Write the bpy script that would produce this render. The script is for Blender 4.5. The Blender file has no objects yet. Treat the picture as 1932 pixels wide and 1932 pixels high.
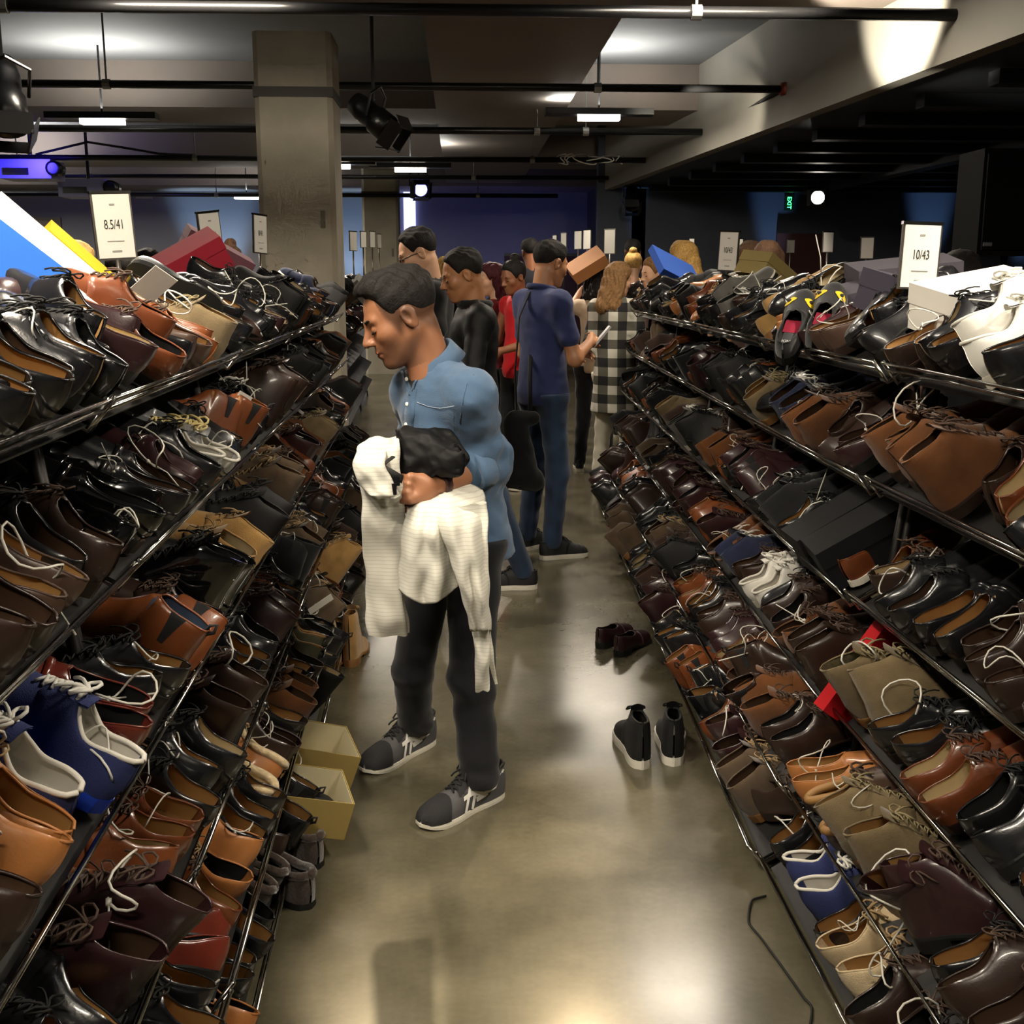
import bpy, bmesh, math, random
import numpy as np
from mathutils import Vector, Matrix, Quaternion
PI = math.pi
random.seed(7); rng = np.random.default_rng(7)
scene = bpy.context.scene
C = scene.collection
# ------------------------------------------------------------------ camera, world, lights, exposure
F = 2155.0; PITCH = math.radians(11.4); YAW = math.radians(2.55); EYE = 1.55
cam_d = bpy.data.cameras.new('camera'); cam = bpy.data.objects.new('camera', cam_d); C.objects.link(cam)
cam_d.sensor_width = 36; cam_d.lens = F / 1932 * 36; cam_d.clip_start = .05; cam_d.clip_end = 100
cam.location = (0, 0, EYE); cam.rotation_euler = (PI/2 - PITCH, 0, -YAW)
scene.camera = cam
CAMR = np.array(cam.rotation_euler.to_matrix())
scene.view_settings.view_transform = 'Standard'; scene.view_settings.look = 'None'
scene.view_settings.gamma = 1; scene.view_settings.use_curve_mapping = False
scene.view_settings.exposure = 0.55
cy = scene.cycles; cy.max_bounces = 4; cy.diffuse_bounces = 3; cy.glossy_bounces = 2; cy.transmission_bounces = 2; cy.caustics_reflective = False; cy.caustics_refractive = False; cy.use_adaptive_sampling = True; cy.adaptive_threshold = .07; cy.adaptive_min_samples = 12
world = bpy.data.worlds.new('world'); scene.world = world; world.use_nodes = True
world.node_tree.nodes['Background'].inputs[0].default_value = (.10, .115, .14, 1)
world.node_tree.nodes['Background'].inputs[1].default_value = 0.32
def lin(c):
    if isinstance(c, str):
        c = c.lstrip('#'); c = [int(c[i:i+2], 16)/255 for i in (0, 2, 4)]
    return tuple((x/12.92 if x <= .04045 else ((x+.055)/1.055)**2.4) for x in c[:3]) + (1,)
def light(kind, name, loc, energy, col='ffffff', target=None, **kw):
    d = bpy.data.lights.new(name, kind); d.energy = energy; d.color = lin(col)[:3]
    for k, v in kw.items(): setattr(d, k, v)
    o = bpy.data.objects.new(name, d); C.objects.link(o); o.location = loc
    if target is not None:
        o.rotation_euler = (Vector(target) - Vector(loc)).to_track_quat('-Z', 'Y').to_euler()
    return o
# strip lamps hanging over the racks and the aisle: (x, y, z, watts, length along y?)
STRIPS = [(-.9, 2.3, 2.95, 46, 1), (1.75, 2.2, 2.95, 48, 1), (1.65, 6.9, 3.25, 42, 0), (-1.5, 6.9, 3.25, 50, 0),
          (-.2, -.6, 3.2, 50, 0), (-3.4, 11.6, 3.05, 45, 0), (1.35, 11.5, 3.1, 45, 0), (-1.55, 14.8, 2.95, 40, 0),
          (-.62, 15.2, 2.95, 40, 0), (-6.6, 12.0, 2.9, 40, 0), (-6.2, 17.0, 3.0, 45, 0), (-3.6, 20.2, 2.95, 60, 0), (-8.2, 20.2, 2.95, 60, 0)]  # the last three are added lamps, put in to brighten the back wall
for i, (x, y, z, e, ln) in enumerate(STRIPS):
    light('AREA', 'strip_light', (x, y, z-.06), e, 'fff1da', (x, y, 0), shape='RECTANGLE', size=.16, size_y=1.0) if ln else \
        light('AREA', 'strip_light', (x, y, z-.06), e, 'fff1da', (x, y+.001, 0), shape='RECTANGLE', size=1.0, size_y=.16)
for (x, y, z, e, ln) in STRIPS:   # the same tubes also light the slab above them
    light('AREA', 'strip_uplight', (x, y, z+.12), e*.7, 'f4f2ea', (x, y+.001, 9), shape='RECTANGLE', size=.9, size_y=.2)
# aimed stage spots: (loc, target, watts, colour, cone deg, blend)
SPOTS = [((1.9, 1.1, 3.1), (1.55, 2.45, 1.4), 120, 'fff6e6', 34, .5), ((-1.75, 1.0, 3.1), (-.95, 2.1, 1.4), 60, 'fff6e6', 40, .5),
         ((.7, 6.1, 3.25), (.25, 2.6, 0), 170, 'ffe2b0', 9, .12), ((.9, 6.3, 3.25), (.33, 3.15, 0), 260, 'ffe2b0', 7, .12),
         ((-.5, 6.0, 3.25), (-.1, 2.35, 0), 120, 'ffe2b0', 7, .15), ((-1.0, .6, 3.2), (-.15, 3.3, .7), 95, 'ffeed8', 40, .8),
         ((1.85, 7.4, 2.75), (2.9, 7.75, 3.3), 300, 'fff4dd', 56, .4), ((1.9, 9.6, 3.0), (2.6, 11.6, 3.1), 90, 'fff4dd', 60, .6),
         ((.2, 10.4, 3.1), (.4, 9.0, 1.2), 260, 'ffeedd', 60, .8), ((2.6, 8.6, 2.75), (2.2, 9.8, 1.3), 120, 'ffeedd', 70, .8),
         ((-2.2, 7.6, 3.0), (-1.6, 6.0, 1.2), 130, 'ffeedd', 70, .8),
         ((-4.7, 22.3, .5), (-4.7, 22.95, 3.2), 500, 'a4c6ea', 45, .8), ((-2.05, 22.3, .5), (-2.05, 22.95, 3.2), 350, 'a4c6ea', 45, .8),
         ((2.55, 16.6, .4), (2.55, 16.95, 2.8), 200, '86b0e0', 11, .9), ((4.55, 16.5, .4), (4.55, 16.95, 2.8), 420, '86b0e0', 19, .9),
         ((6.9, 16.4, .4), (6.9, 16.95, 2.8), 450, '86b0e0', 21, .9), ((8.3, 16.4, .4), (8.3, 16.95, 2.8), 450, '86b0e0', 21, .9),
         ((.8, 20.5, .5), (.6, 22.95, 2.2), 90, '4a50b8', 110, .9), ((-6.6, 14.8, 2.6), (-6.2, 17.6, 3.45), 170, '4a44c8', 80, .9)]
for loc, tgt, e, col, cone, bl in SPOTS:
    light('SPOT', 'stage_spot', loc, e, col, tgt, spot_size=math.radians(cone), spot_blend=bl, shadow_soft_size=.05)
# ------------------------------------------------------------------ helpers
def ray(px, py):
    v = np.array([(px-966)/F, -(py-966)/F, -1.0]); return CAMR @ v
def P(px, py, d):
    """world point seen at a pixel, at forward distance d"""
    v = ray(px, py); k = d / v[1]; return np.array([0, 0, EYE]) + v*k
def Pz(px, py, z=0.0):
    v = ray(px, py); k = (z-EYE)/v[2]; return np.array([0, 0, EYE]) + v*k
MATS = {}
def mat(name, col, rough=.5, metal=0, bump=0, bscale=200, coat=0, sheen=0, var=0, vscale=6, emit=0, spec=.5, trans=0, alpha=1, detail=3, col2=None, coat_rough=.1):
    if name in MATS: return MATS[name]
    m = bpy.data.materials.new(name); m.use_nodes = True; MATS[name] = m
    nt = m.node_tree; b = nt.nodes['Principled BSDF']
    c = lin(col); b.inputs['Base Color'].default_value = c; b.inputs['Roughness'].default_value = rough; b.inputs['Metallic'].default_value = metal
    b.inputs['Coat Weight'].default_value = coat; b.inputs['Coat Roughness'].default_value = coat_rough; b.inputs['Sheen Weight'].default_value = sheen
    b.inputs['Specular IOR Level'].default_value = spec; b.inputs['Transmission Weight'].default_value = trans; b.inputs['Alpha'].default_value = alpha
    if emit:
        b.inputs['Emission Color'].default_value = c; b.inputs['Emission Strength'].default_value = emit
    if bump or var:
        tc = nt.nodes.new('ShaderNodeTexCoord')
    if var:
        n = nt.nodes.new('ShaderNodeTexNoise'); n.inputs['Scale'].default_value = vscale; n.inputs['Detail'].default_value = detail
        nt.links.new(tc.outputs['Object'], n.inputs['Vector'])
        r = nt.nodes.new('ShaderNodeValToRGB'); r.color_ramp.elements[0].position = .3; r.color_ramp.elements[1].position = .72
        c2 = lin(col2) if col2 else tuple(min(1, x*(1+var)+.01*var) for x in c[:3]) + (1,)
        r.color_ramp.elements[0].color = tuple(x*(1-var*.6) for x in c[:3]) + (1,) if not col2 else c
        r.color_ramp.elements[1].color = c2
        nt.links.new(n.outputs['Fac'], r.inputs['Fac']); nt.links.new(r.outputs['Color'], b.inputs['Base Color'])
    if bump:
        n2 = nt.nodes.new('ShaderNodeTexNoise'); n2.inputs['Scale'].default_value = bscale; n2.inputs['Detail'].default_value = 2
        nt.links.new(tc.outputs['Object'], n2.inputs['Vector'])
        bp = nt.nodes.new('ShaderNodeBump'); bp.inputs['Strength'].default_value = bump; bp.inputs['Distance'].default_value = .002
        nt.links.new(n2.outputs['Fac'], bp.inputs['Height']); nt.links.new(bp.outputs['Normal'], b.inputs['Normal'])
    return m
def V3(*a): return np.array(a, float)
class MB:
    """collects vertices and faces for one mesh"""
    def __init__(s): s.v = []; s.f = []
    def add(s, v, f):
        n = len(s.v); s.v += [tuple(map(float, p)) for p in v]; s.f += [tuple(int(i)+n for i in q) for q in f]; return s
    def box(s, c, size, R=None, taper=None):
        hx, hy, hz = [q/2 for q in size]; vs = []
        for dz in (-1, 1):
            k = taper if (taper and dz > 0) else 1
            for dx, dy in ((-1, -1), (1, -1), (1, 1), (-1, 1)):
                p = np.array([dx*hx*k, dy*hy*k, dz*hz]);
                if R is not None: p = np.array(R) @ p
                vs.append(p + np.array(c))
        return s.add(vs, [(3, 2, 1, 0), (4, 5, 6, 7), (0, 1, 5, 4), (1, 2, 6, 5), (2, 3, 7, 6), (3, 0, 4, 7)])
    def tube(s, pts, r, n=6, cap=True, flat=1.0, up=None):
        pts = [np.array(p, float) for p in pts]; rs = r if hasattr(r, '__len__') else [r]*len(pts)
        vs = []; pn = None
        for i, p in enumerate(pts):
            t = pts[min(i+1, len(pts)-1)] - pts[max(i-1, 0)]; t = t/(np.linalg.norm(t)+1e-9)
            if pn is None:
                a = np.array([0, 0, 1.]) if abs(t[2]) < .9 else np.array([1., 0, 0])
                if up is not None: a = np.array(up, float)
                pn = np.cross(t, a)
            u = pn - t*np.dot(pn, t); u /= np.linalg.norm(u)+1e-9; w = np.cross(t, u); pn = u
            for k in range(n):
                an = 2*PI*k/n; vs.append(p + rs[i]*(math.cos(an)*u + flat*math.sin(an)*w))
        fs = []
        for i in range(len(pts)-1):
            for k in range(n):
                a, b = i*n+k, i*n+(k+1) % n; fs.append((a, b, b+n, a+n))
        if cap: fs += [tuple(range(n))[::-1], tuple(range((len(pts)-1)*n, len(pts)*n))]
        return s.add(vs, fs)
    def lathe(s, c, prof, n=16, axis='z', R=None):
        vs = []; fs = []
        for (r, z) in prof:
            for k in range(n):
                a = 2*PI*k/n; p = np.array([r*math.cos(a), r*math.sin(a), z])
                if R is not None: p = np.array(R) @ p
                vs.append(p + np.array(c))
        for i in range(len(prof)-1):
            for k in range(n):
                a, b = i*n+k, i*n+(k+1) % n; fs.append((a, b, b+n, a+n))
        fs += [tuple(range(n))[::-1], tuple(range((len(prof)-1)*n, len(prof)*n))]
        return s.add(vs, fs)
    def poly(s, pts, thick, nrm):
        """a flat polygon given thickness along nrm"""
        pts = [np.array(p, float) for p in pts]; q = [p + np.array(nrm, float)*thick for p in pts]; n = len(pts)
        return s.add(pts+q, [tuple(range(n))[::-1], tuple(range(n, 2*n))] + [(i, (i+1) % n, (i+1) % n+n, i+n) for i in range(n)])
    def mesh(s, name, smooth=False, weld=0):
        v, f = s.v, s.f
        if weld:
            a = np.round(np.array(v)/weld).astype(np.int64); _, idx, inv = np.unique(a, axis=0, return_index=True, return_inverse=True)
            inv = inv.ravel(); v = [s.v[i] for i in idx]; nf = []
            for q in f:
                q2 = []
                for i in q:
                    j = int(inv[i])
                    if j not in q2: q2.append(j)
                if len(q2) >= 3: nf.append(tuple(q2))
            f = nf
        me = bpy.data.meshes.new(name); me.from_pydata(v, [], f); me.update()
        if smooth: me.polygons.foreach_set('use_smooth', [True]*len(me.polygons))
        return me
    def build(s, name, m, parent=None, smooth=False, weld=0):
        me = s.mesh(name, smooth, weld); o = bpy.data.objects.new(name, me); C.objects.link(o)
        if m: me.materials.append(m)
        if parent is not None: o.parent = parent
        return o
def tag(o, label=None, cat=None, group=None, kind=None):
    if label: o['label'] = label
    if cat: o['category'] = cat
    if group: o['group'] = group
    if kind: o['kind'] = kind
    return o
def empty(name, loc=(0, 0, 0), label=None, cat=None, group=None):
    o = bpy.data.objects.new(name, None); C.objects.link(o); o.location = loc; o.empty_display_size = .05
    return tag(o, label, cat, group)
def struct(o, label=None): return tag(o, label, kind='structure')
def mobj(name, me, m, parent=None):
    o = bpy.data.objects.new(name, me); C.objects.link(o)
    if parent is not None: o.parent = parent
    if m is not None:
        if len(me.materials) == 0: me.materials.append(m)
        o.material_slots[0].link = 'OBJECT'; o.material_slots[0].material = m
    return o
def smoothstep(a, b, x):
    t = np.clip((x-a)/(b-a), 0, 1); return t*t*(3-2*t)
# ------------------------------------------------------------------ room
M_conc = mat('column concrete', 'a8a292', .75, bump=.5, bscale=40, var=.18, vscale=3, detail=6)
M_ceil = mat('dark painted ceiling', '68696a', .85, var=.12, vscale=1.5, bump=.2, bscale=30)
M_beam = mat('brown grey painted beam', '6c635c', .8, var=.1, vscale=1.2)
M_duct = mat('brown grey duct', '6f665e', .7, var=.08, vscale=1)
M_soff = mat('pale grey soffit', '85827a', .7, var=.08, vscale=1.5)
M_low = mat('navy black low ceiling', '2a2f38', .45, var=.1, vscale=2)
M_rib = mat('black ceiling rib', '101318', .5)
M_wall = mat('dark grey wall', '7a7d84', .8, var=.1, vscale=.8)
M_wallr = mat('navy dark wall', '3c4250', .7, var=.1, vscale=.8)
M_pipe = mat('black steel pipe', '1b1b1c', .32, metal=.3)
M_red = mat('copper pipe joint', '7a3423', .4, metal=.6)
M_black = mat('matte black', '0e0e10', .6)
M_blackg = mat('black glossy plastic', '0c0c0e', .3)
M_lamp = mat('lamp glow', 'fff3e0', .5, emit=14)
M_spk = mat('speaker black', '0a0a0b', .9, spec=.08)
M_white = mat('white plastic', 'e6e4de', .45)
M_doorb = mat('beige door', '8a836f', .6)
m = bpy.data.materials.new('polished concrete floor'); m.use_nodes = True; M_floor = m
nt = m.node_tree; b = nt.nodes['Principled BSDF']; tc = nt.nodes.new('ShaderNodeTexCoord')
n1 = nt.nodes.new('ShaderNodeTexNoise'); n1.inputs['Scale'].default_value = 1.7; n1.inputs['Detail'].default_value = 7; n1.inputs['Roughness'].default_value = .62
n3 = nt.nodes.new('ShaderNodeTexNoise'); n3.inputs['Scale'].default_value = 55; n3.inputs['Detail'].default_value = 3
r1 = nt.nodes.new('ShaderNodeValToRGB'); r1.color_ramp.elements[0].color = lin('4c4838'); r1.color_ramp.elements[1].color = lin('716b57')
r1.color_ramp.elements[0].position = .33; r1.color_ramp.elements[1].position = .7
mx = nt.nodes.new('ShaderNodeMixRGB'); mx.blend_type = 'MULTIPLY'; mx.inputs[0].default_value = .25
r2 = nt.nodes.new('ShaderNodeMapRange'); r2.inputs[3].default_value = .12; r2.inputs[4].default_value = .34
for n in (n1, n3): nt.links.new(tc.outputs['Object'], n.inputs['Vector'])
nt.links.new(n1.outputs['Fac'], r1.inputs['Fac']); nt.links.new(r1.outputs['Color'], mx.inputs[1]); nt.links.new(n3.outputs['Fac'], mx.inputs[2])
nt.links.new(mx.outputs['Color'], b.inputs['Base Color']); nt.links.new(n1.outputs['Fac'], r2.inputs[0]); nt.links.new(r2.outputs[0], b.inputs['Roughness'])
struct(MB().box((-1, 10, -.05), (30, 28, .1)).build('floor', M_floor), 'polished olive grey concrete floor of the aisle')
struct(MB().box((-1, 10, 3.80), (30, 28, .1)).build('ceiling', M_ceil), 'dark grey painted concrete ceiling slab')
struct(MB().box((-5.9, 23.1, 1.9), (20, .2, 3.8)).build('wall_back', M_wall), 'dark grey back wall with blue wash lights')
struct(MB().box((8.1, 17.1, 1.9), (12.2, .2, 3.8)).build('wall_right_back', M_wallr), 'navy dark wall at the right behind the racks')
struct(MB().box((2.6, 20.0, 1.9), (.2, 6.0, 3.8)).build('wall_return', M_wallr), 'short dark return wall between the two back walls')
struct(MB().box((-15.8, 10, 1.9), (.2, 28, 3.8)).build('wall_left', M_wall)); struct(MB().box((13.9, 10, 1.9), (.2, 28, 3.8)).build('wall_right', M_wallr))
struct(MB().box((-1, -3.9, 1.9), (30, .2, 3.8)).build('wall_front', M_wall))
for i, (y0, y1, z) in enumerate([(2.0, 3.1, 3.33), (7.0, 8.1, 3.36), (12.4, 13.6, 3.3), (17.6, 18.8, 3.3), (21.5, 22.9, 3.25)]):
    struct(MB().box((-6.4, (y0+y1)/2, (z+3.75)/2), (19, y1-y0, 3.75-z)).build('trim_%d' % (i+1), M_beam), 'brown grey concrete beam crossing the ceiling')
struct(MB().box((.43, 13.2, 3.47), (1.32, 15.6, .40)).build('trim_6', M_duct), 'long brown grey duct box running down the ceiling')
# soffit and lower ceiling on the right
def soff(y): return 3.56 - (y)*.0861
mb = MB(); ys = [1.0, 17.0]
mb.add([(soff(1), 1, 2.85), (soff(17), 17, 2.85), (soff(17), 17, 3.75), (soff(1), 1, 3.75), (soff(1)+.12, 1, 2.85), (soff(17)+.12, 17, 2.85), (soff(17)+.12, 17, 3.75), (soff(1)+.12, 1, 3.75)],
       [(0, 1, 2, 3), (7, 6, 5, 4), (0, 4, 5, 1), (3, 2, 6, 7), (0, 3, 7, 4), (1, 5, 6, 2)])
struct(mb.build('trim_7', M_soff), 'pale grey soffit face stepping down to the low ceiling')
mb = MB(); mb.poly([(soff(1)+.12, 1, 2.87), (13.8, 1, 2.87), (13.8, 17, 2.87), (soff(17)+.12, 17, 2.87)], .1, (0, 0, 1))
struct(mb.build('ceiling_low', M_low), 'low navy black ceiling on the right')
ribm = MB().box((0, 0, 0), (1, .16, .1)).mesh('ceiling_rib')
lowc = bpy.data.objects['ceiling_low']
for k in range(13):
    y = 4.6 + k*.98; x0 = soff(y)+.5; o = mobj('ceiling_rib', ribm, M_rib, lowc); o.location = ((x0+13)/2, y, 2.83); o.scale = (13-x0, 1, 1)
for x in (5.2, 8.2):
    o = mobj('ceiling_rib', ribm, M_low, lowc); o.location = (x, 10, 2.80); o.rotation_euler = (0, 0, PI/2+.05); o.scale = (13, 1.2, 1)
# columns
def column(x, y, w, label, i):
    e = tag(empty('column', (x, y, 0)), label, kind='structure')
    mb = MB(); c = .04; h = w/2
    prof = [(-h+c, -h), (h-c, -h), (h, -h+c), (h, h-c), (h-c, h), (-h+c, h), (-h, h-c), (-h, -h+c)]
    mb.poly([(a, b_, 0) for a, b_ in prof], 3.42, (0, 0, 1)); mb.build('column_shaft', M_conc, e)
    MB().box((0, 0, 2.98), (w+.012, w+.012, .075)).build('dark_band', mat('dark band', '3a3733', .6), e)
    MB().box((w*.33, -h-.005, 2.03), (.035, .01, .13)).build('conduit_plate', mat('dull plate', '6d6a60', .6), e)
    return e
column(-1.27, 9.6, .6, 'near square concrete column rising behind the left rack', 1)
column(-1.32, 20.0, .6, 'far square concrete column beyond the crowd', 2)
# door, wall plates
e = tag(empty('door_1', (-8.4, 22.98, 0)), 'beige double door in the far left back wall', kind='structure')
MB().box((0, 0, 1.38), (1.5, .06, 2.76)).build('door_frame', mat('door frame', '6d6858', .6), e); MB().box((0, -.04, 1.36), (1.3, .05, 2.66)).build('door_panel', M_doorb, e)
MB().tube([(.5, -.09, 1.05), (.5, -.09, 1.25)], .015, 8).build('handle', M_pipe, e)
e = tag(empty('door_2', (5.0, 16.98, 0)), 'dark red door under the green exit sign', kind='structure')
MB().box((.0, -.02, 1.12), (.75, .06, 2.24)).build('door_panel', mat('dark red door', '3a1512', .6), e)
MB().tube([(.28, -.09, .95), (.28, -.09, 1.1)], .012, 8).build('handle', M_pipe, e)
e = tag(empty('door_3', (1.9, 22.97, 0)), 'dark red double doors in the blue lit back wall', kind='structure')
for k in range(2): MB().box((-.65+k*.78, -.03, 1.02), (.76, .06, 2.04)).build('door_leaf', mat('dark red door', '3a1512', .6), e)
def plate(px, py, d, w, h, m, name, label, cat):
    p = P(px, py, d); o = MB().box((0, 0, 0), (w, .04, h)).build(name, m); o.location = p; return tag(o, label, cat)
plate(272, 369, 22.95, .32, .13, mat('grey plate', '9a9a98', .5), 'wall_plate', 'pale grey plate on the back wall right of the near sign', 'wall plate')
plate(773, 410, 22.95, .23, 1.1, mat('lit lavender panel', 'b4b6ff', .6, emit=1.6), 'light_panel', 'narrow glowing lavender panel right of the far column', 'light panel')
# pipes under the ceiling
def pipe(y, x0, x1, z, r, label, hang=()):
    e = empty('ceiling_pipe', ((x0+x1)/2, y, z), label, 'pipe', 'black pipes crossing under the ceiling')
    MB().tube([(x0-(x0+x1)/2, 0, 0), (x1-(x0+x1)/2, 0, 0)], r, 10).build('pipe_run', M_pipe, e, True)
    for hx in hang:
        MB().tube([(hx-(x0+x1)/2, 0, r), (hx-(x0+x1)/2, 0, 3.74-z)], .008, 6).build('hanger_rod', mat('galvanised rod', '8a8a86', .4, metal=.7), e)
        MB().tube([(hx-(x0+x1)/2-.03, 0, 0), (hx-(x0+x1)/2+.03, 0, 0)], r*1.25, 10).build('hanger_ring', mat('galvanised rod', '8a8a86', .4, metal=.7), e)
    return e
pipe(7.1, -6, 2.95, 3.1, .035, 'nearest black pipe along the top of the picture', (-2.6, 1.4))
e = pipe(9.9, -7, 2.72, 3.12, .032, 'second black pipe ending in a red joint', (-2.85, 1.15))
MB().lathe((4.86, 0, 0), [(0.045, -.05), (.055, -.03), (.055, .03), (.045, .05)], 12).build('red_joint', M_red, e, True)
MB().tube([(4.86, 0, 0), (4.8, .9, -.02), (4.7, 2.2, -.05)], .03, 8).build('elbow_run', M_pipe, e, True)
pipe(12.2, -8, 2.5, 3.06, .035, 'third black pipe catching bright lamp light', (-1.9, .8, 1.3))
pipe(14.6, -9, 2.3, 3.02, .035, 'fourth black pipe with a coil of white cable', (-3.2, .9))
pipe(16.6, -9, 2.1, 2.98, .03, 'fifth black pipe, dim, before the back wall', (-2.2, .2))
pipe(19.2, -9, 1.6, 2.92, .035, 'farthest black pipe in front of the back wall', (-3.9, .3))
mb = MB(); pts = []
for k in range(120):
    a = k*.45; pts.append((1.62+.38*math.cos(a*.23)+.05*math.sin(a*1.7), 14.6+.06*math.sin(a), 3.03+.045*math.cos(a)+.02*math.sin(a*.7)))
tag(mb.tube(pts, .008, 5).build('cable_coil', M_white, None, True), 'loose coil of white cable wrapped on a ceiling pipe', 'cable')
pts = [V3(-5.1, 14.6, 3.055), P(165, 268, 14.6), P(230, 278, 14.6), P(300, 290, 14.6), V3(-3.2, 14.6, 3.055)]
tag(MB().tube(pts, .015, 6).build('sagging_cable', M_black, None, True), 'thin black cable hanging between pipes at the upper left', 'cable')
# lamps (housings of the strips above)
NM = ['strip lamp over the near left rack', 'strip lamp over the near right rack', 'strip lamp above the right rack end', 'strip lamp above the left rack end',
      'strip lamp behind the camera over the aisle', 'bright slanted lamp under the left ceiling beam', 'small bright lamp on the pipe right of the duct', 'bright oval lamp right beside the near column',
      'bright oval lamp right of the far column', 'bright lamp at the far left above the projectors', 'added lamp brightening the far left wall, hidden behind the beam', 'added lamp brightening the back wall left of the near column', 'added lamp brightening the back wall above the beige door']
for (x, y, z, e_, ln), nm in zip(STRIPS, NM):
    e = empty('ceiling_lamp', (x, y, z), nm, 'lamp', 'ceiling lamps')
    a, c = (.18, 1.04) if ln else (1.04, .18)
    MB().box((0, 0, .05), (a, c, .06)).build('housing', M_blackg, e)
    k = .45 if y > 11 else 1
    MB().box((0, 0, 0), (a*k*.85, c*.7 if not ln else c*.9, .05)).build('lamp_tube', M_lamp, e)
    MB().tube([(0, 0, .08), (0, 0, 3.74-z)], .01, 6).build('hanger_rod', M_pipe, e)
def stage_light(loc, aim, label, s=1.0, lens=None, body=None):
    e = empty('stage_light', loc, label, 'stage light')
    R = (Vector(aim) - Vector(loc)).to_track_quat('Z', 'Y').to_matrix(); e.rotation_euler = R.to_euler()
    bm_ = body or M_blackg
    MB().lathe((0, 0, 0), [(.02*s, -.2*s), (.075*s, -.19*s), (.09*s, -.1*s), (.085*s, .0), (.1*s, .02*s), (.1*s, .18*s), (.09*s, .18*s), (.085*s, .16*s)], 18).build('can', bm_, e, True)
    MB().lathe((0, 0, .165*s), [(.082*s, 0), (.06*s, .012*s), (.001, .018*s)], 16).build('lens', lens or mat('lens glass', '30343a', .1), e, True)
    mb = MB()
    for sx in (-1, 1): mb.box((sx*.11*s, 0, .22*s), (.008*s, .2*s, .1*s), Matrix.Rotation(-sx*.5, 3, 'Y'))
    for sy in (-1, 1): mb.box((0, sy*.11*s, .22*s), (.2*s, .008*s, .1*s), Matrix.Rotation(sy*.5, 3, 'X'))
    mb.build('barn_doors', bm_, e)
    MB().tube([(-.115*s, 0, 0), (-.115*s, .14*s, -.06*s), (0, .2*s, -.08*s), (.115*s, .14*s, -.06*s), (.115*s, 0, 0)], .01*s, 6).build('yoke', bm_, e)
    Ri = np.array(R).T; tp = 2.84 if (loc[0] > 2.4 and loc[1] < 17) else 3.72
    MB().tube([Ri @ V3(0, 0, .12*s), Ri @ V3(0, 0, tp-loc[2])], .012, 6).build('hanger_rod', bm_, e)
    return e
stage_light(P(705, 222, 8.6), P(800, 300, 8.45), 'black theatre spotlight tilted beside the near column', 1.0, mat('amber lens', '6a5a30', .15))
stage_light(P(8, 180, 7.0), P(30, 330, 6.8), 'black theatre spotlight cut off at the upper left edge', 1.15)
stage_light(P(1543, 372, 14.5), P(1543, 385, 12), 'small round spotlight glowing white on the dark right wall', .95, mat('lit lens', 'fff6e8', .3, emit=25))
stage_light(P(790, 352, 18), P(812, 385, 17), 'blue lit spotlight hanging right of the far column', 1.2, mat('blue lens', '8a8cff', .3, emit=3))
stage_light(P(1192, 372, 16.5), P(1192, 420, 16.2), 'small dark spotlight above the narrow blue wall glow', 1.0)
for px, py, d, nm in ((60, 322, 14.6, 'blue lit projector hanging at the far upper left'), (168, 357, 15.5, 'second blue lit projector hanging right of the other one')):
    p = P(px, py, d); e = empty('projector', p, nm, 'projector', 'projectors at the upper left')
    mp = mat('blue lit grey shell', '8a8ab8', .4)  # blue light on the grey shells is put into their colour
    bmx = MB().box((0, 0, 0), (.62, .5, .22)); bmx.build('shell', mp, e); MB().lathe((.36, -.2, 0), [(.09, -.08), (.09, .12), (.06, .12)], 14, R=Matrix.Rotation(PI/2, 3, 'X')).build('lens_barrel', M_blackg, e, True)
    MB().box((-.1, -.255, -.03), (.3, .012, .08)).build('vent_grille', M_blackg, e)
    MB().tube([(0, 0, .11), (0, 0, 3.7-p[2])], .02, 8).build('ceiling_mount', M_pipe, e)
light('SPOT', 'projector_glow', P(60, 300, 14.0), 60, '4a3cff', P(60, 330, 14.6), spot_size=2.0, spot_blend=1, shadow_soft_size=.1)
# exit sign
p = P(1488, 383, 16.975); e = empty('exit_sign', p, 'green glowing exit sign above the dark red door', 'exit sign')
MB().box((0, 0, 0), (.12, .05, .22)).build('sign_box', mat('dark green', '0a2a14', .5), e)
def text(body, size, loc, rot, m, parent, name='lettering', extrude=.0004, align='CENTER'):
    cu = bpy.data.curves.new(name, 'FONT'); cu.body = body; cu.size = size; cu.align_x = align; cu.align_y = 'CENTER'; cu.extrude = extrude
    t_ = bpy.data.objects.new(name, cu); me = bpy.data.meshes.new_from_object(t_); bpy.data.objects.remove(t_); me.materials.clear(); me.materials.append(m)
    o = bpy.data.objects.new(name, me); C.objects.link(o); o.location = loc; o.rotation_euler = rot
    if parent is not None: o.parent = parent
    return o
text('EXIT', .085, (0, -.03, 0), (PI/2, PI/2, 0), mat('exit green', '3cff7a', .5, emit=5), e)
# loudspeaker on a stand
p = P(1893, 382, 6.5); e = empty('loudspeaker', p, 'large black loudspeaker at the right edge of the picture', 'loudspeaker')
MB().box((.03, .15, 0), (.34, .34, .58), taper=.97).build('cabinet', M_spk, e); MB().box((.03, -.03, 0), (.30, .012, .52)).build('grille', mat('grille', '0c0c0d', .95, bump=.8, bscale=300, spec=.08), e)
MB().box((-.09, -.04, -.23), (.05, .006, .02)).build('badge', mat('badge', '55585c', .4), e)
e = empty('speaker_stand', (p[0]+.1, p[1]+.15, 0), 'black pole stand under the loudspeaker', 'stand')
MB().tube([(0, 0, .1), (0, 0, p[2]-.29)], .02, 10).build('pole', M_black, e, True)
for k in range(3):
    a = k*2*PI/3; MB().tube([(0, 0, .75), (.45*math.cos(a), .45*math.sin(a), .02)], .013, 8).build('leg', M_black, e, True)
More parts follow.
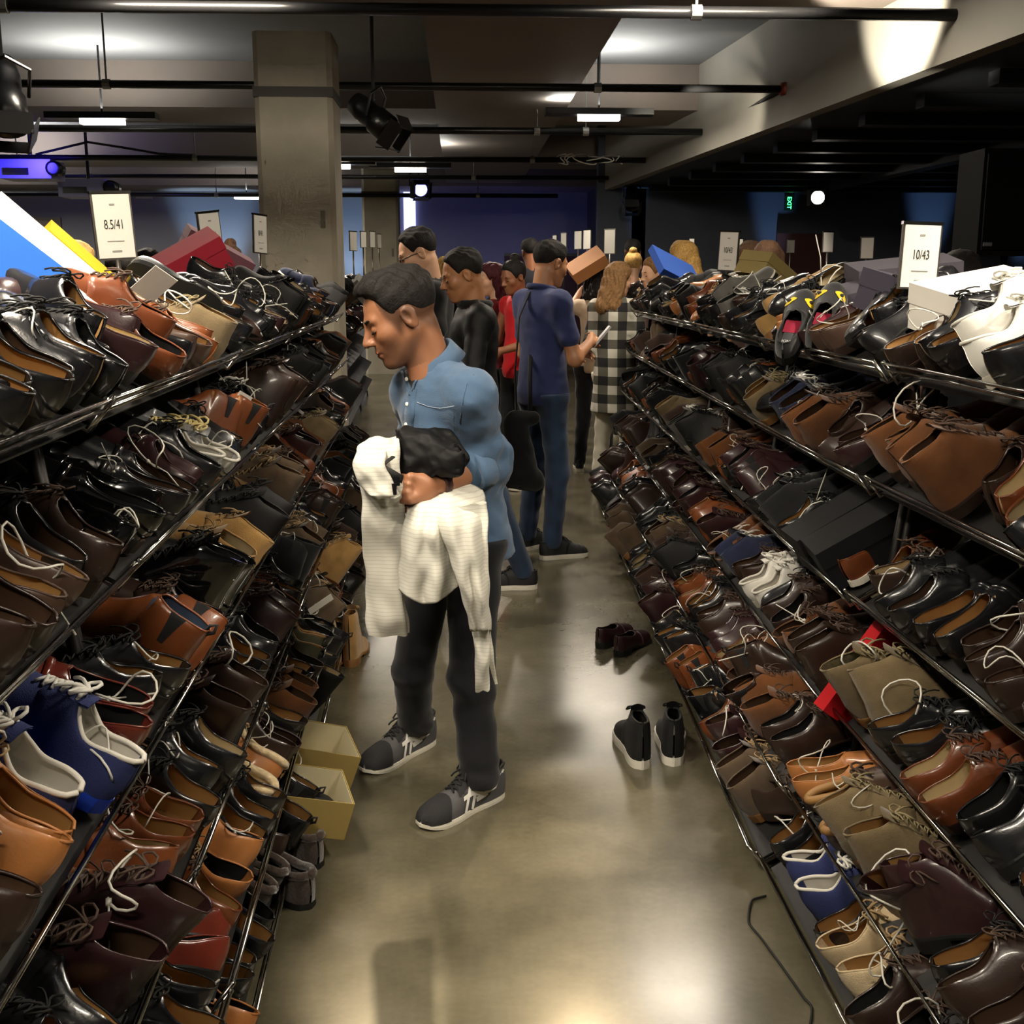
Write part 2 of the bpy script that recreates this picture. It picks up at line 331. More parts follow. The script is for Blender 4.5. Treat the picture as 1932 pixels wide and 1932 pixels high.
# ------------------------------------------------------------------ shoes
def pch(xs, ys):
    xs = np.array(xs, float); ys = np.array(ys, float); h = np.diff(xs); dl = np.diff(ys)/h; m_ = np.zeros_like(ys)
    m_[1:-1] = np.where(dl[:-1]*dl[1:] > 0, 2*dl[:-1]*dl[1:]/(dl[:-1]+dl[1:]+1e-12), 0); m_[0] = dl[0]; m_[-1] = dl[-1]
    def f(x):
        x = np.clip(x, xs[0], xs[-1]); i = np.clip(np.searchsorted(xs, x, 'right')-1, 0, len(h)-1); t = (x-xs[i])/h[i]
        return (2*t**3-3*t**2+1)*ys[i]+(t**3-2*t**2+t)*h[i]*m_[i]+(-2*t**3+3*t**2)*ys[i+1]+(t**3-t**2)*h[i]*m_[i+1]
    return f
class Shoe:
    def __init__(s, L=.29, wid=1.0, toe=0, s1=.44, H=((0, .068), (.12, .062), (.26, .054), (.38, .068), (.45, .083), (.6, .064), (.75, .05), (.9, .037), (1, .014)),
                 g0=.024, heel=.022, plate=.007, welt=.003, flat=False):
        s.L = L; s.s1 = s1; s.g0 = g0; s.plate = plate; s.welt = welt; s.heel = heel; s.flat = flat
        tw = {0: (.046, .041, .030), 1: (.044, .034, .020), 2: (.048, .046, .038)}[toe]
        s.w = pch([0, .012, .05, .12, .25, .42, .56, .7, .8, .9, .965, .99, 1], [q*wid for q in (.003, .014, .024, .031, .034, .033, .039, .046, tw[0], tw[1], tw[2], tw[2]*.55, .003)])
        s.H = pch(*zip(*H))
        s.zb = (lambda x: np.full_like(np.asarray(x, float), heel)) if flat else pch([0, .22, .45, .66, .8, 1], [heel, heel, heel*.55, .002, .003, .012])
    def g(s, x):
        x = np.asarray(x, float); hl = s.s1/2
        q = s.g0*np.sqrt(np.clip(1-((x-hl)/hl)**2, 0, 1))**.7
        return np.clip(np.minimum(q, s.w(x)-.004), 0, None)
    def S(s, x, a, side, off=0.0):
        """surface point at station x (0 heel, 1 toe), section angle a (0 sole, pi/2 top)"""
        w = s.w(x)+off; g = s.g(x); H = s.H(x)+off
        y = side*(g+(w-g)*np.cos(a)**.8); z = s.zb(x)+s.plate+H*np.sin(a)**.92
        hb = np.clip(1-x/.16, 0, 1)**1.5; xx = x*s.L - hb*.007*np.sin(np.clip((z-s.heel)/.07, 0, 1)*PI*.9)
        return np.stack(np.broadcast_arrays(xx, y, z), -1)
    def stations(s, n=26):
        t = np.linspace(0, 1, n); a = .5-.5*np.cos(PI*t); q = .45*t+.55*a
        return np.unique(np.concatenate([q, np.linspace(s.s1-.05, s.s1+.05, 5)]))
def grid(mb, pts, flip=False):
    n, k, _ = pts.shape; f = []
    for i in range(n-1):
        for j in range(k-1):
            q = (i*k+j, i*k+j+1, (i+1)*k+j+1, (i+1)*k+j); f.append(q[::-1] if flip else q)
    mb.add(pts.reshape(-1, 3), f)
def shoe_meshes(name, sh, laces=0, lace_r=.0018, quarter=None, toecap=False, strap=None, tongue=False, gore=False, sole_k='welt', fleece=False, bow=True, tall=False):
    out = {}
    st = sh.stations(); A = np.linspace(0, PI/2, 9)
    up = MB()
    for sd in (-1, 1): grid(up, sh.S(st[:, None], A[None, :], sd), sd > 0)
    if quarter:   # derby quarters laid over the vamp
        for sd in (-1, 1):
            aa = np.linspace(0, PI/2*.97, 8); rows = []
            for a in aa:
                q = quarter - .10*math.cos(a)**2 - (.0 if a < 1.1 else .02); rows.append(sh.S(np.linspace(.002, q, 14), np.full(14, a), sd, .0022))
            grid(up, np.array(rows), sd < 0)
            e_ = np.array(rows)[:, -1, :]; e0 = np.array([sh.S(quarter - .10*math.cos(a)**2-(.0 if a < 1.1 else .02), a, sd, -.001) for a in aa]).reshape(-1, 3)
            grid(up, np.stack([e_, e0], 1), sd < 0)
    if toecap:
        for sd in (-1, 1):
            aa = np.linspace(0, PI/2, 7); grid(up, np.array([sh.S(np.linspace(.78+.015*math.sin(a*2), 1, 8), np.full(8, a), sd, .0016) for a in aa]), sd < 0)
            e_ = np.array([[sh.S(.78+.015*math.sin(a*2), a, sd, .0016), sh.S(.78+.015*math.sin(a*2), a, sd, -.001)] for a in aa]).reshape(7, 2, 3); grid(up, e_, sd > 0)
    if strap:     # saddle strap across the vamp
        c, hw = strap
        rows = [[sh.S(c+dx, a, sd, o_) for sd, a in [(-1, x) for x in np.linspace(.1, PI/2, 7)]+[(1, x) for x in np.linspace(PI/2, .1, 7)]] for dx, o_ in ((-hw, 0), (-hw, .004), (hw, .004), (hw, 0))]
        grid(up, np.array(rows).reshape(4, 14, 3))
    out['upper'] = up.mesh(name+'_upper', True, 1e-5)
    # lining: insole floor, inner walls and the rolled top edge
    li = MB(); xs = np.linspace(.04, min(sh.s1+.22, .8), 16); thk = .012 if fleece else .004
    for sd in (-1, 1):
        rows = []
        for x in xs:
            w = float(sh.w(x))-thk-.001; g = float(sh.g(x)); zf = float(sh.zb(x))+sh.plate+.005; H = float(sh.H(x)); top = float(sh.zb(x))+sh.plate+H-.001
            r = [(x*sh.L, 0, zf), (x*sh.L, sd*w*.6, zf), (x*sh.L, sd*max(w, .001), zf+.004)]
            for a in np.linspace(.25, PI/2, 5):
                p = sh.S(x, a, sd, -thk*.8*(1-a/(PI/2))-.0008); r.append(tuple(p))
            rows.append(r)
        grid(li, np.array(rows), sd > 0)
    xo = np.linspace(.003, sh.s1, 20)
    loop = [sh.S(x, PI/2, -1, .0) for x in xo] + [sh.S(x, PI/2, 1, .0) for x in xo[::-1]]
    rr = .011 if fleece else (.0042 if tall == 'pad' else .0022)
    if fleece or tall == 'pad': li.tube(loop, rr, 6)
    else:
        um = MB(); um.tube(loop, .002, 6); me = out['upper']; bm = bmesh.new(); bm.from_mesh(me); me2 = um.mesh('rim', True); bm.from_mesh(me2); bm.to_mesh(me); bm.free(); bpy.data.meshes.remove(me2)
    out['lining'] = li.mesh(name+'_lining', True)
    # sole
    so = MB(); xs = sh.stations(20); n = len(xs); wl = sh.w(xs)+sh.welt; wl[0] = wl[-1] = .004
    x_ = xs*sh.L; x_[0] -= sh.welt; x_[-1] += sh.welt
    zt = sh.zb(xs)+sh.plate+.001
    if sole_k == 'flat': zbm = np.where(xs > .85, (xs-.85)*.05, 0)
    else: zbm = zt-sh.plate-.001
    def ring(z, k=1.0):
        return [(x_[i], wl[i]*k, z[i]) for i in range(n)] + [(x_[i], -wl[i]*k, z[i]) for i in range(n-1, -1, -1)]
    rings = [ring(zt, .93), ring(zt), ring(zt*.5+zbm*.5, 1.02), ring(zbm)]
    m2 = 2*n; vs = sum(rings, []); fs = []
    for k in range(3):
        for i in range(m2): fs.append((k*m2+i, k*m2+(i+1) % m2, (k+1)*m2+(i+1) % m2, (k+1)*m2+i))
    for k0, fl in ((0, 1), (3, 0)):
        for i in range(n-1):
            q = (k0*m2+i, k0*m2+i+1, k0*m2+m2-2-i, k0*m2+m2-1-i); fs.append(q if fl else q[::-1])
    so.add(vs, fs)
    if sole_k != 'flat':   # heel block
        xh = np.linspace(0, .26, 10); wh = sh.w(xh)+sh.welt; wh[0] = .004; xx = xh*sh.L; xx[0] -= sh.welt; nn = len(xh)
        r0 = [(xx[i], wh[i], sh.heel) for i in range(nn)]+[(xx[i], -wh[i], sh.heel) for i in range(nn-1, -1, -1)]
        r1_ = [(x*.97+.002, y*.95, 0) for x, y, z in r0]; m3 = 2*nn
        so.add(r0+r1_, [(i, (i+1) % m3, (i+1) % m3+m3, i+m3) for i in range(m3)]+[tuple(range(m3))[::-1], tuple(range(m3, 2*m3))])
    out['sole'] = so.mesh(name+'_sole', False)
    if laces:
        la = MB(); x0 = sh.s1+.01; x1 = x0 + laces*.045
        xs = np.linspace(x0, x1, laces+1); hy = .016
        def on(x, y, o_=.004):
            w = float(sh.w(x)); H = float(sh.H(x)); c = np.clip(abs(y)/w, 0, 1)**(1/.8); a = math.acos(c); z = float(sh.zb(x))+sh.plate+(H)*math.sin(a)**.92
            return np.array([x*sh.L, y, z+o_])
        for i in range(laces):
            for sd in (-1, 1):
                la.tube([on(xs[i]*(1-t)+xs[i+1]*t, sd*hy*(1-2*t), .0035+.004*math.sin(PI*t)) for t in np.linspace(0, 1, 6)], lace_r, 5)
            la.tube([on(xs[i], y, .004) for y in np.linspace(-hy*1.1, hy*1.1, 6)], lace_r, 5)
        if bow:
            c = on(x0, 0, .009)
            for sd in (-1, 1):
                la.tube([c, c+(-.006, sd*.008, .009), c+(-.005, sd*.018, .011), c+(.002, sd*.028, .006), c+(.010, sd*.031, -.004), c+(.013, sd*.026, -.006), c+(.010, sd*.014, -.001), c+(.003, sd*.004, .002), c], lace_r, 5)
                la.tube([c, c+(.010, sd*.006, .002), c+(.02, sd*.014, -.001), c+(.029, sd*.022, -.008), c+(.036, sd*.026, -.016)], lace_r, 5)
        out['laces'] = la.mesh(name+'_laces', True)
    if tongue:
        to = MB(); rows = []
        for t in np.linspace(0, 1, 8):
            x = sh.s1+.12-.17*t; base = float(sh.zb(x))+sh.plate
            zc = base + float(sh.H(min(x, 1)))*(1.0 if x > sh.s1 else 1.0)+.002+.028*max(0, (t-.6)/.4)**1.2
            rows.append([(x*sh.L-.004*t, y, zc-abs(y)**2*18) for y in np.linspace(-.021, .021, 5)])
        r_ = np.array(rows); grid(to, r_); grid(to, r_-np.array([0, 0, .004]), True)
        out['tongue'] = to.mesh(name+'_tongue', True)
    if strap and strap[1] > .028:
        bu = MB(); p = sh.S(strap[0], .75, 1, .008); c = np.array(p)
        bu.tube([c+(-.012, 0, -.01), c+(.012, 0, -.01), c+(.012, -.004, .012), c+(-.012, -.004, .012), c+(-.012, 0, -.01)], .0022, 5)
        out['buckle'] = bu.mesh(name+'_buckle', True)
    if gore:
        for sd, key in ((-1, 'elastic_gore'), (1, 'elastic_gore#2')):
            go = MB(); aa = np.linspace(.5, PI/2*.98, 7); grid(go, np.array([sh.S(np.linspace(.19-.055*(a/PI*2), .19+.07*(a/PI*2), 5), np.full(5, a), sd, .0015) for a in aa]), sd < 0); out[key] = go.mesh(name+'_gore', True)
        tb = MB(); p = sh.S(.004, PI/2, 1, 0); tb.tube([p+(.004, 0, -.012), p+(-.008, 0, .004), p+(-.004, 0, .02), p+(.006, 0, .01), p+(.006, 0, -.01)], .0035, 6)
        out['pull_tab'] = tb.mesh(name+'_tab', True)
    return out
HB = lambda h: ((0, h), (.12, h*.99), (.26, h*.96), (.36, h), (.42, h*.96), (.50, h*.66+.012), (.60, .075), (.72, .056), (.88, .042), (.96, .03), (1, .014))
KINDS = {
 'derby': shoe_meshes('derby', Shoe(toe=0), laces=4, quarter=.66),
 'oxford': shoe_meshes('oxford', Shoe(L=.30, toe=1), laces=4, quarter=.6, toecap=True),
 'loafer': shoe_meshes('loafer', Shoe(L=.285, toe=0, s1=.52, g0=.027, H=((0, .062), (.12, .056), (.3, .044), (.45, .05), (.53, .062), (.62, .058), (.75, .05), (.9, .038), (1, .014))), strap=(.62, .024)),
 'slipon': shoe_meshes('slipon', Shoe(L=.29, toe=1, s1=.54, g0=.028, H=((0, .06), (.12, .054), (.3, .04), (.46, .045), (.55, .058), (.62, .056), (.75, .047), (.9, .036), (1, .012)))),
 'monk': shoe_meshes('monk', Shoe(L=.295, toe=1), strap=(.52, .03), toecap=True),
 'chukka': shoe_meshes('chukka', Shoe(L=.295, toe=0, s1=.40, g0=.023, H=HB(.105), welt=.004), laces=3, quarter=.62, tongue=True),
 'boot': shoe_meshes('boot', Shoe(L=.30, toe=2, s1=.38, g0=.022, H=HB(.145), welt=.005, plate=.010), laces=6, lace_r=.0022, quarter=.68, toecap=True, tongue=True),
 'tallboot': shoe_meshes('tallboot', Shoe(L=.30, toe=2, s1=.37, g0=.024, H=HB(.20), welt=.005, plate=.012), laces=6, lace_r=.0024, quarter=.62, tongue=True),
 'chelsea': shoe_meshes('chelsea', Shoe(L=.295, toe=1, s1=.38, g0=.023, H=HB(.13)), gore=True),
 'sneaker': shoe_meshes('sneaker', Shoe(L=.295, toe=2, s1=.42, g0=.026, wid=1.04, heel=.022, plate=.004, flat=True, welt=.004, H=((0, .08), (.12, .07), (.26, .056), (.36, .07), (.44, .092), (.6, .068), (.75, .052), (.9, .04), (1, .016))), laces=5, lace_r=.003, quarter=.62, toecap=True, tongue=True, sole_k='flat', tall='pad'),
 'runner': shoe_meshes('runner', Shoe(L=.295, toe=0, s1=.42, g0=.024, wid=.98, heel=.013, plate=.003, flat=True, welt=.002, H=((0, .082), (.12, .07), (.26, .054), (.36, .066), (.44, .088), (.6, .062), (.75, .046), (.9, .036), (1, .014))), laces=5, lace_r=.0026, quarter=.62, tongue=True, sole_k='flat', tall='pad'),
 'hightop': shoe_meshes('hightop', Shoe(L=.295, toe=2, s1=.40, g0=.023, wid=1.04, heel=.024, plate=.004, flat=True, welt=.004, H=HB(.13)), laces=6, lace_r=.003, quarter=.64, tongue=True, sole_k='flat', tall='pad'),
 'moccasin': shoe_meshes('moccasin', Shoe(L=.28, toe=2, s1=.50, g0=.029, heel=.010, plate=.004, flat=True, H=((0, .07), (.12, .065), (.3, .054), (.44, .058), (.52, .068), (.64, .06), (.78, .052), (.9, .042), (1, .016))), laces=1, lace_r=.003, sole_k='flat', fleece=True),
 'boatshoe': shoe_meshes('boatshoe', Shoe(L=.29, toe=2, s1=.46, g0=.027, heel=.014, plate=.004, flat=True, welt=.004, H=((0, .066), (.12, .06), (.28, .05), (.4, .06), (.47, .07), (.62, .06), (.78, .05), (.9, .04), (1, .014))), laces=2, lace_r=.0025, sole_k='flat'),
}
CAT = dict(derby='dress shoe', oxford='dress shoe', loafer='loafer', slipon='loafer', monk='dress shoe', chukka='boot', boot='boot', tallboot='boot', chelsea='boot', sneaker='sneaker', hightop='sneaker', moccasin='slipper', boatshoe='boat shoe')
ONAME = dict(derby='derby_shoe', oxford='oxford_shoe', loafer='loafer', slipon='slip_on_shoe', monk='monk_strap_shoe', chukka='chukka_boot', boot='lace_up_boot', tallboot='tall_lace_up_boot', chelsea='chelsea_boot', sneaker='sneaker', hightop='high_top_sneaker', moccasin='moccasin_slipper', boatshoe='boat_shoe')
KTXT = dict(derby='derby', oxford='oxford', loafer='loafer', slipon='slip-on', monk='monk strap shoe', chukka='chukka boot', boot='lace-up boot', tallboot='tall lace-up boot', chelsea='chelsea boot', sneaker='sneaker', hightop='high-top', moccasin='moccasin', boatshoe='boat shoe')
def lea(n, c, r=.34, coat=.25, var=.25, b=.12): return mat(n+' leather', c, r, bump=b, bscale=260, coat=coat, var=var, vscale=14)
def sue(n, c, var=.3): return mat(n+' suede', c, .95, bump=.5, bscale=420, sheen=.35, var=var, vscale=16, spec=.2)
UP = {'black': lea('black', '17171a', .26, .5, .3), 'patent': lea('black patent', '0a0a0c', .06, 1, 0, 0), 'dull': lea('dull black', '111113', .7, 0, .3), 'blacksuede': sue('black', '17171a'),
 'brown': lea('brown', '4d392f', .38, .2), 'dbrown': lea('dark brown', '2e1f19', .36, .3), 'chestnut': lea('chestnut', '6e3a1e', .32, .4), 'cognac': lea('cognac', '7a4322', .34, .3), 'tan': lea('tan', 'b0733f', .4, .25),
 'oxblood': lea('oxblood', '6a2a1e', .26, .5), 'burgundy': lea('burgundy', '301a1d', .34, .35), 'dbsuede': sue('dark brown', '3d2c25'), 'taupe': sue('taupe', '5c4c3b'), 'sand': sue('sand', 'a8834e'), 'rust': sue('rust brown', '69401f'),
 'khaki': sue('khaki', '76664a'), 'grey': sue('grey', '5a5855'), 'navy': sue('navy', '232a44'), 'olive': mat('olive canvas', '55553f', .85, bump=.4, bscale=300, var=.15), 'white': lea('white', 'e4e2da', .4, .1, .05),
 'bluecanvas': mat('blue canvas', '2c3566', .85, bump=.5, bscale=500, var=.1), 'cream': sue('cream', 'd2bd98', .2), 'silver': mat('silver leather', 'c9ccd0', .25, metal=.75, bump=.1, bscale=200), 'furbrown': mat('dark brown fleece', '33261f', 1, bump=1, bscale=160, sheen=.5, var=.5, vscale=90),
 'maroon': lea('maroon', '4a1f26', .4, .2), 'red': lea('red', 'b3202a', .4, .2)}
UTXT = {'black': 'polished black', 'patent': 'black patent', 'dull': 'dull black', 'blacksuede': 'black suede', 'brown': 'mid-brown', 'dbrown': 'dark brown', 'chestnut': 'chestnut brown', 'cognac': 'cognac', 'tan': 'tan leather', 'oxblood': 'oxblood', 'burgundy': 'burgundy',
 'dbsuede': 'dark brown suede', 'taupe': 'taupe suede', 'sand': 'sand suede', 'rust': 'rust suede', 'khaki': 'khaki suede', 'grey': 'grey suede', 'navy': 'navy suede', 'olive': 'olive canvas', 'white': 'white', 'bluecanvas': 'blue canvas', 'cream': 'cream suede', 'silver': 'silver', 'furbrown': 'dark fleecy', 'maroon': 'maroon', 'red': 'red'}
LIN = {'tan': mat('tan lining', '9c7442', .6, var=.15), 'cream': mat('cream lining', 'c9b58c', .7, var=.1), 'black': mat('black lining', '141414', .8), 'brown': mat('brown lining', '46301f', .7, var=.15), 'blue': mat('blue lining', '3d4b63', .8), 'white': mat('white lining', 'd8d4ca', .8),
 'fleece': mat('pale fleece', 'd9c39a', 1, bump=1, bscale=140, sheen=.5, var=.3, vscale=70), 'fur': mat('khaki fur', '6e643f', 1, bump=1, bscale=120, sheen=.5, var=.6, vscale=60), 'pink': mat('dusty pink lining', '8a6a62', .8), 'dfur': UP['furbrown']}
SOL = {'black': mat('black sole', '121212', .5), 'brown': mat('brown sole', '2c1c14', .5), 'tan': mat('tan sole', 'b08a50', .6, var=.1), 'white': mat('white rubber sole', 'dcd8ca', .5), 'gum': mat('gum sole', '8a6238', .55), 'blue': mat('blue rubber sole', '2547c0', .4)}
LAC = {'black': mat('black lace', '141414', .8), 'brown': mat('brown lace', '4a382e', .8), 'tan': mat('tan lace', 'a08762', .8), 'white': mat('white lace', 'e8e6de', .8), 'yellow': mat('pale yellow lace', 'd6c58a', .8), 'khaki': mat('khaki lace', '8a7d5c', .8)}
M_buckle = mat('steel buckle', 'c8c6c0', .2, metal=1)
DEF = {  # upper -> (lining, sole, lace)
 'black': ('tan', 'black', 'black'), 'patent': ('black', 'black', 'black'), 'dull': ('black', 'black', 'black'), 'blacksuede': ('black', 'black', 'black'), 'brown': ('tan', 'brown', 'brown'), 'dbrown': ('brown', 'brown', 'brown'),
 'chestnut': ('tan', 'brown', 'brown'), 'cognac': ('tan', 'brown', 'brown'), 'tan': ('tan', 'brown', 'tan'), 'oxblood': ('black', 'black', 'brown'), 'burgundy': ('brown', 'black', 'brown'), 'dbsuede': ('brown', 'brown', 'brown'), 'taupe': ('brown', 'gum', 'tan'),
 'sand': ('tan', 'gum', 'tan'), 'rust': ('brown', 'brown', 'brown'), 'khaki': ('tan', 'gum', 'khaki'), 'grey': ('black', 'white', 'white'), 'navy': ('brown', 'white', 'white'), 'olive': ('tan', 'white', 'tan'), 'white': ('white', 'white', 'white'),
 'bluecanvas': ('white', 'white', 'white'), 'cream': ('tan', 'gum', 'tan'), 'silver': ('white', 'tan', 'yellow'), 'furbrown': ('dfur', 'black', 'brown'), 'maroon': ('black', 'white', 'white'), 'red': ('white', 'white', 'white')}
PART_M = {'upper': 0, 'lining': 1, 'sole': 2, 'laces': 3, 'tongue': 0, 'buckle': 4, 'elastic_gore': 5, 'pull_tab': 5}
def shoe_mats(up, lining=None, sole=None, lace=None):
    d = DEF[up]; return (UP[up], LIN[lining or d[0]], SOL[sole or d[1]], LAC[lace or d[2]], M_buckle, mat('black elastic', '18181a', .9, bump=.6, bscale=500))
NSHOE = 0
def place_shoe(kind, mw, mats, label, group, parts=None):
    global NSHOE; NSHOE += 1
    e = empty(ONAME[kind], (0, 0, 0), label, CAT[kind], group); e.matrix_world = mw
    for pn, me in KINDS[kind].items():
        if parts and pn not in parts: continue
        mobj(pn.split('#')[0], me, mats[PART_M[pn.split('#')[0]]], e)
    return e
# ------------------------------------------------------------------ racks
M_chrome = mat('chrome wire', 'b8b6b0', .16, metal=1)
M_post = mat('dark steel post', '2c2b2a', .4, metal=.7)
M_shelf = mat('dark gap sheet', '100f0f', .6)  # added solid sheet for wire shelving, shade between shoes put into its black
PROF_R = [(.285, 1.32), (.26, 1.04), (.225, .75), (.19, .46), (.10, .22), (0, .035)]
SLOPE = math.radians(31)
class Row:
    def __init__(s, org, theta, sign, base, prof):
        s.o = np.array(org, float); s.th = theta; s.u = np.array([math.sin(theta), math.cos(theta), 0]); s.n = sign*np.array([math.cos(theta), -math.sin(theta), 0]); s.base = base; s.prof = prof
    def W(s, t, X, z): return np.array([s.o[0], s.o[1], 0]) + s.u*t + s.n*X + np.array([0, 0, z])
    def front(s, lv): a, h = s.prof[lv]; return s.base+a, h
    def shelf(s, lv, t, q, up=0):
        """point on shelf lv, q metres up the slope, up metres off it"""
        X, h = s.front(lv); return s.W(t, X+q*math.cos(SLOPE)-up*math.sin(SLOPE), h+q*math.sin(SLOPE)+up*math.cos(SLOPE))
    def hit(s, lv, px, py, up=.03):
        """where a pixel's line of sight meets shelf lv -> (t, q)"""
        v = ray(px, py); X, h = s.front(lv); o = s.shelf(lv, 0, 0, up); n_ = -s.n*math.sin(SLOPE)+np.array([0, 0, math.cos(SLOPE)])
        k = np.dot(o-np.array([0, 0, EYE]), n_)/np.dot(v, n_); p = np.array([0, 0, EYE])+v*k; d = p-o
        return float(np.dot(d, s.u)), float(np.dot(d, s.n)/math.cos(SLOPE))
PROF_L = PROF_R[:4]+[(.14, .22), (.13, .035)]
TL = math.radians(-1.6); TR = math.radians(2.1)
uR = np.array([math.sin(TR), math.cos(TR)])
ROWS = {'L': Row((0, 0), TL, -1, .28, PROF_L), 'R': Row((0, 0), 0, 1, .775, PROF_R[:5]+[(.03, .035)]), 'r': Row(np.array([0, 2.78])-uR*2.78, TR, 1, .76, PROF_R[:5]+[(.03, .035)])}
ORD = ['', 'first', 'second', 'third', 'fourth', 'fifth', 'sixth']
def rack_unit(row, t0, t1, label, back=True):
    e = empty('shoe_rack', tuple(row.W((t0+t1)/2, row.base+.3, 0)), label, 'shoe rack', 'chrome wire shoe racks'); O = np.array(e.location)
    pan = .30
    ridge = row.base+row.prof[0][0]+.30
    for lv in range(6):
        for k, (q, u_) in enumerate(((-.012, .050), (-.010, .030))):
            MB().tube([row.shelf(lv, t0+.01, q, u_)-O, row.shelf(lv, (t0+t1)/2, q, u_-.002)-O, row.shelf(lv, t1-.01, q, u_)-O], .0042, 6).build('rail', M_chrome, e, True)
        mb = MB(); a, b_, c, d = [row.shelf(lv, t, q, -.004)-O for t, q in ((t0+.02, 0), (t1-.02, 0), (t1-.02, pan), (t0+.02, pan))]
        nr = -row.n*math.sin(SLOPE)+np.array([0, 0, math.cos(SLOPE)])
        mb.poly([a, b_, c, d], -.004, nr); mb.build('shelf_panel', M_shelf, e)
        for t in np.arange(t0+.1, t1, .2):
            pass
        for tt in (t0+.012, t1-.012):   # end bracket
            MB().tube([row.shelf(lv, tt, -.012, .054)-O, row.shelf(lv, tt, -.004, -.012)-O, row.shelf(lv, tt, .12, -.012)-O, row.shelf(lv, tt, pan, -.008)-O], .006, 6).build('bracket', M_chrome, e, True)
    for tt in (t0+.008, t1-.008):
        X1 = row.base+row.prof[0][0]
        for (xa, za, xb, zb) in ((X1+.12, 1.44, row.base+.22, 0), (ridge+.25, 1.40, ridge+.3, 0), (X1+.12, 1.46, ridge+.25, 1.40)):
            MB().tube([row.W(tt, xa, za)-O, row.W(tt, xb, zb)-O], .012, 6).build('post', M_post, e, True)
    # mirrored top shelf of the far side
    mb = MB(); q = [row.W(t0+.02, ridge-.02, 1.485)-O, row.W(t1-.02, ridge-.02, 1.485)-O, row.W(t1-.02, ridge+.28, 1.32)-O, row.W(t0+.02, ridge+.28, 1.32)-O]
    mb.poly(q, -.004, (0, 0, 1)); mb.build('shelf_panel', M_shelf, e)
    return e
UNITS = [('L', .55, 1.95, 'chrome shoe rack unit at the near left'), ('L', 1.95, 3.3, 'second chrome shoe rack unit along the left'), ('L', 3.3, 4.65, 'third chrome shoe rack unit along the left'), ('L', 4.65, 6.0, 'fourth chrome shoe rack unit along the left'), ('L', 6.0, 7.3, 'last chrome shoe rack unit on the left, before the column'),
         ('R', 1.35, 2.76, 'chrome shoe rack unit at the near right'), ('r', 2.8, 4.15, 'second chrome shoe rack unit along the right'), ('r', 4.15, 5.5, 'third chrome shoe rack unit along the right'), ('r', 5.5, 6.85, 'fourth chrome shoe rack unit along the right'), ('r', 6.85, 8.2, 'last chrome shoe rack unit on the right, before the woman in plaid')]
for k, a, b_, lb in UNITS: rack_unit(ROWS[k], a, b_, lb)
# heroes: row level px py kind upper [l=lining s=sole a=lace y=yaw deg]
HERO = """L0 60 800 derby black;L0 175 705 derby black;L0 275 650 derby brown;L0 345 640 chukka khaki s=gum;L0 395 620 loafer black;L0 440 600 derby black;L0 500 575 oxford chestnut;L0 545 555 sneaker navy;L0 600 535 boot brown
L1 60 1150 slipon brown;L1 110 1010 loafer patent;L1 185 985 loafer patent;L1 270 900 monk burgundy;L1 340 880 sneaker silver;L1 405 830 chelsea cognac;L1 465 790 sneaker dull a=white;L1 520 745 derby chestnut;L1 560 705 chukka taupe;L1 615 680 boot dull
L2 60 1480 sneaker bluecanvas s=blue;L2 165 1370 loafer oxblood;L2 265 1250 chelsea cognac l=blue;L2 335 1130 boot patent;L2 390 1050 chukka sand l=cream;L2 440 950 slipon sand;L2 500 900 chukka rust;L2 545 840 derby rust;L2 590 800 boot taupe;L2 640 760 boot dbsuede
L3 150 1790 boot burgundy;L3 270 1570 derby chestnut;L3 380 1390 boot dbrown;L3 400 1290 monk black;L3 480 1200 chukka burgundy;L3 545 1050 boot taupe;L3 590 990 chelsea dbrown;L3 640 900 boot black
L4 350 1830 slipon oxblood;L4 420 1640 derby tan l=black;L4 470 1480 moccasin tan l=fleece;L4 520 1340 chukka rust;L4 560 1230 sneaker olive;L4 650 1210 boot taupe;L4 670 1130 tallboot sand
L5 470 1850 derby black;L5 545 1700 moccasin furbrown l=dfur;L5 570 1600 chelsea black
R0 1870 690 sneaker white;R0 1770 670 slipon dbrown l=tan;R0 1690 650 oxford black
r0 1590 650 loafer brown;r0 1460 620 loafer sand;r0 1400 590 chukka grey;r0 1335 575 chelsea dull;r0 1280 560 boot black
R1 1880 880 boot rust;R1 1790 880 chukka rust;R1 1700 850 slipon burgundy;r1 1600 830 derby dbrown;r1 1510 800 chukka navy s=black;r1 1440 790 chukka khaki;r1 1390 730 chelsea dull;r1 1330 710 loafer cognac
R2 1890 960 boatshoe chestnut s=white;R2 1800 1000 derby black;r2 1540 980 chukka blacksuede;r2 1460 930 chelsea burgundy;r2 1390 880 slipon cognac;r2 1330 850 boot dull;r2 1250 800 boot blacksuede
R3 1890 1260 boot khaki l=fur;R3 1780 1180 chukka dbrown;r3 1480 1120 sneaker white;r3 1545 1190 derby rust;r3 1400 1080 chukka navy;r3 1350 1020 boot cognac;r3 1290 980 loafer burgundy
R4 1880 1540 moccasin brown;R4 1760 1420 slipon tan;r4 1560 1310 chelsea dbrown;r4 1480 1380 chukka rust;r4 1440 1280 slipon rust;r4 1380 1220 derby burgundy;r4 1310 1120 derby cognac;r4 1250 1050 boot taupe
R4 1850 1720 boot burgundy l=tan;R4 1790 1640 boot khaki a=khaki;R5 1600 1690 sneaker bluecanvas s=black;R5 1660 1830 boatshoe cream;r5 1430 1560 chukka taupe;r5 1380 1450 boot burgundy;r5 1320 1380 chelsea black;r5 1300 1310 chelsea cognac;r5 1190 1150 boot dbsuede"""
heroes = {}
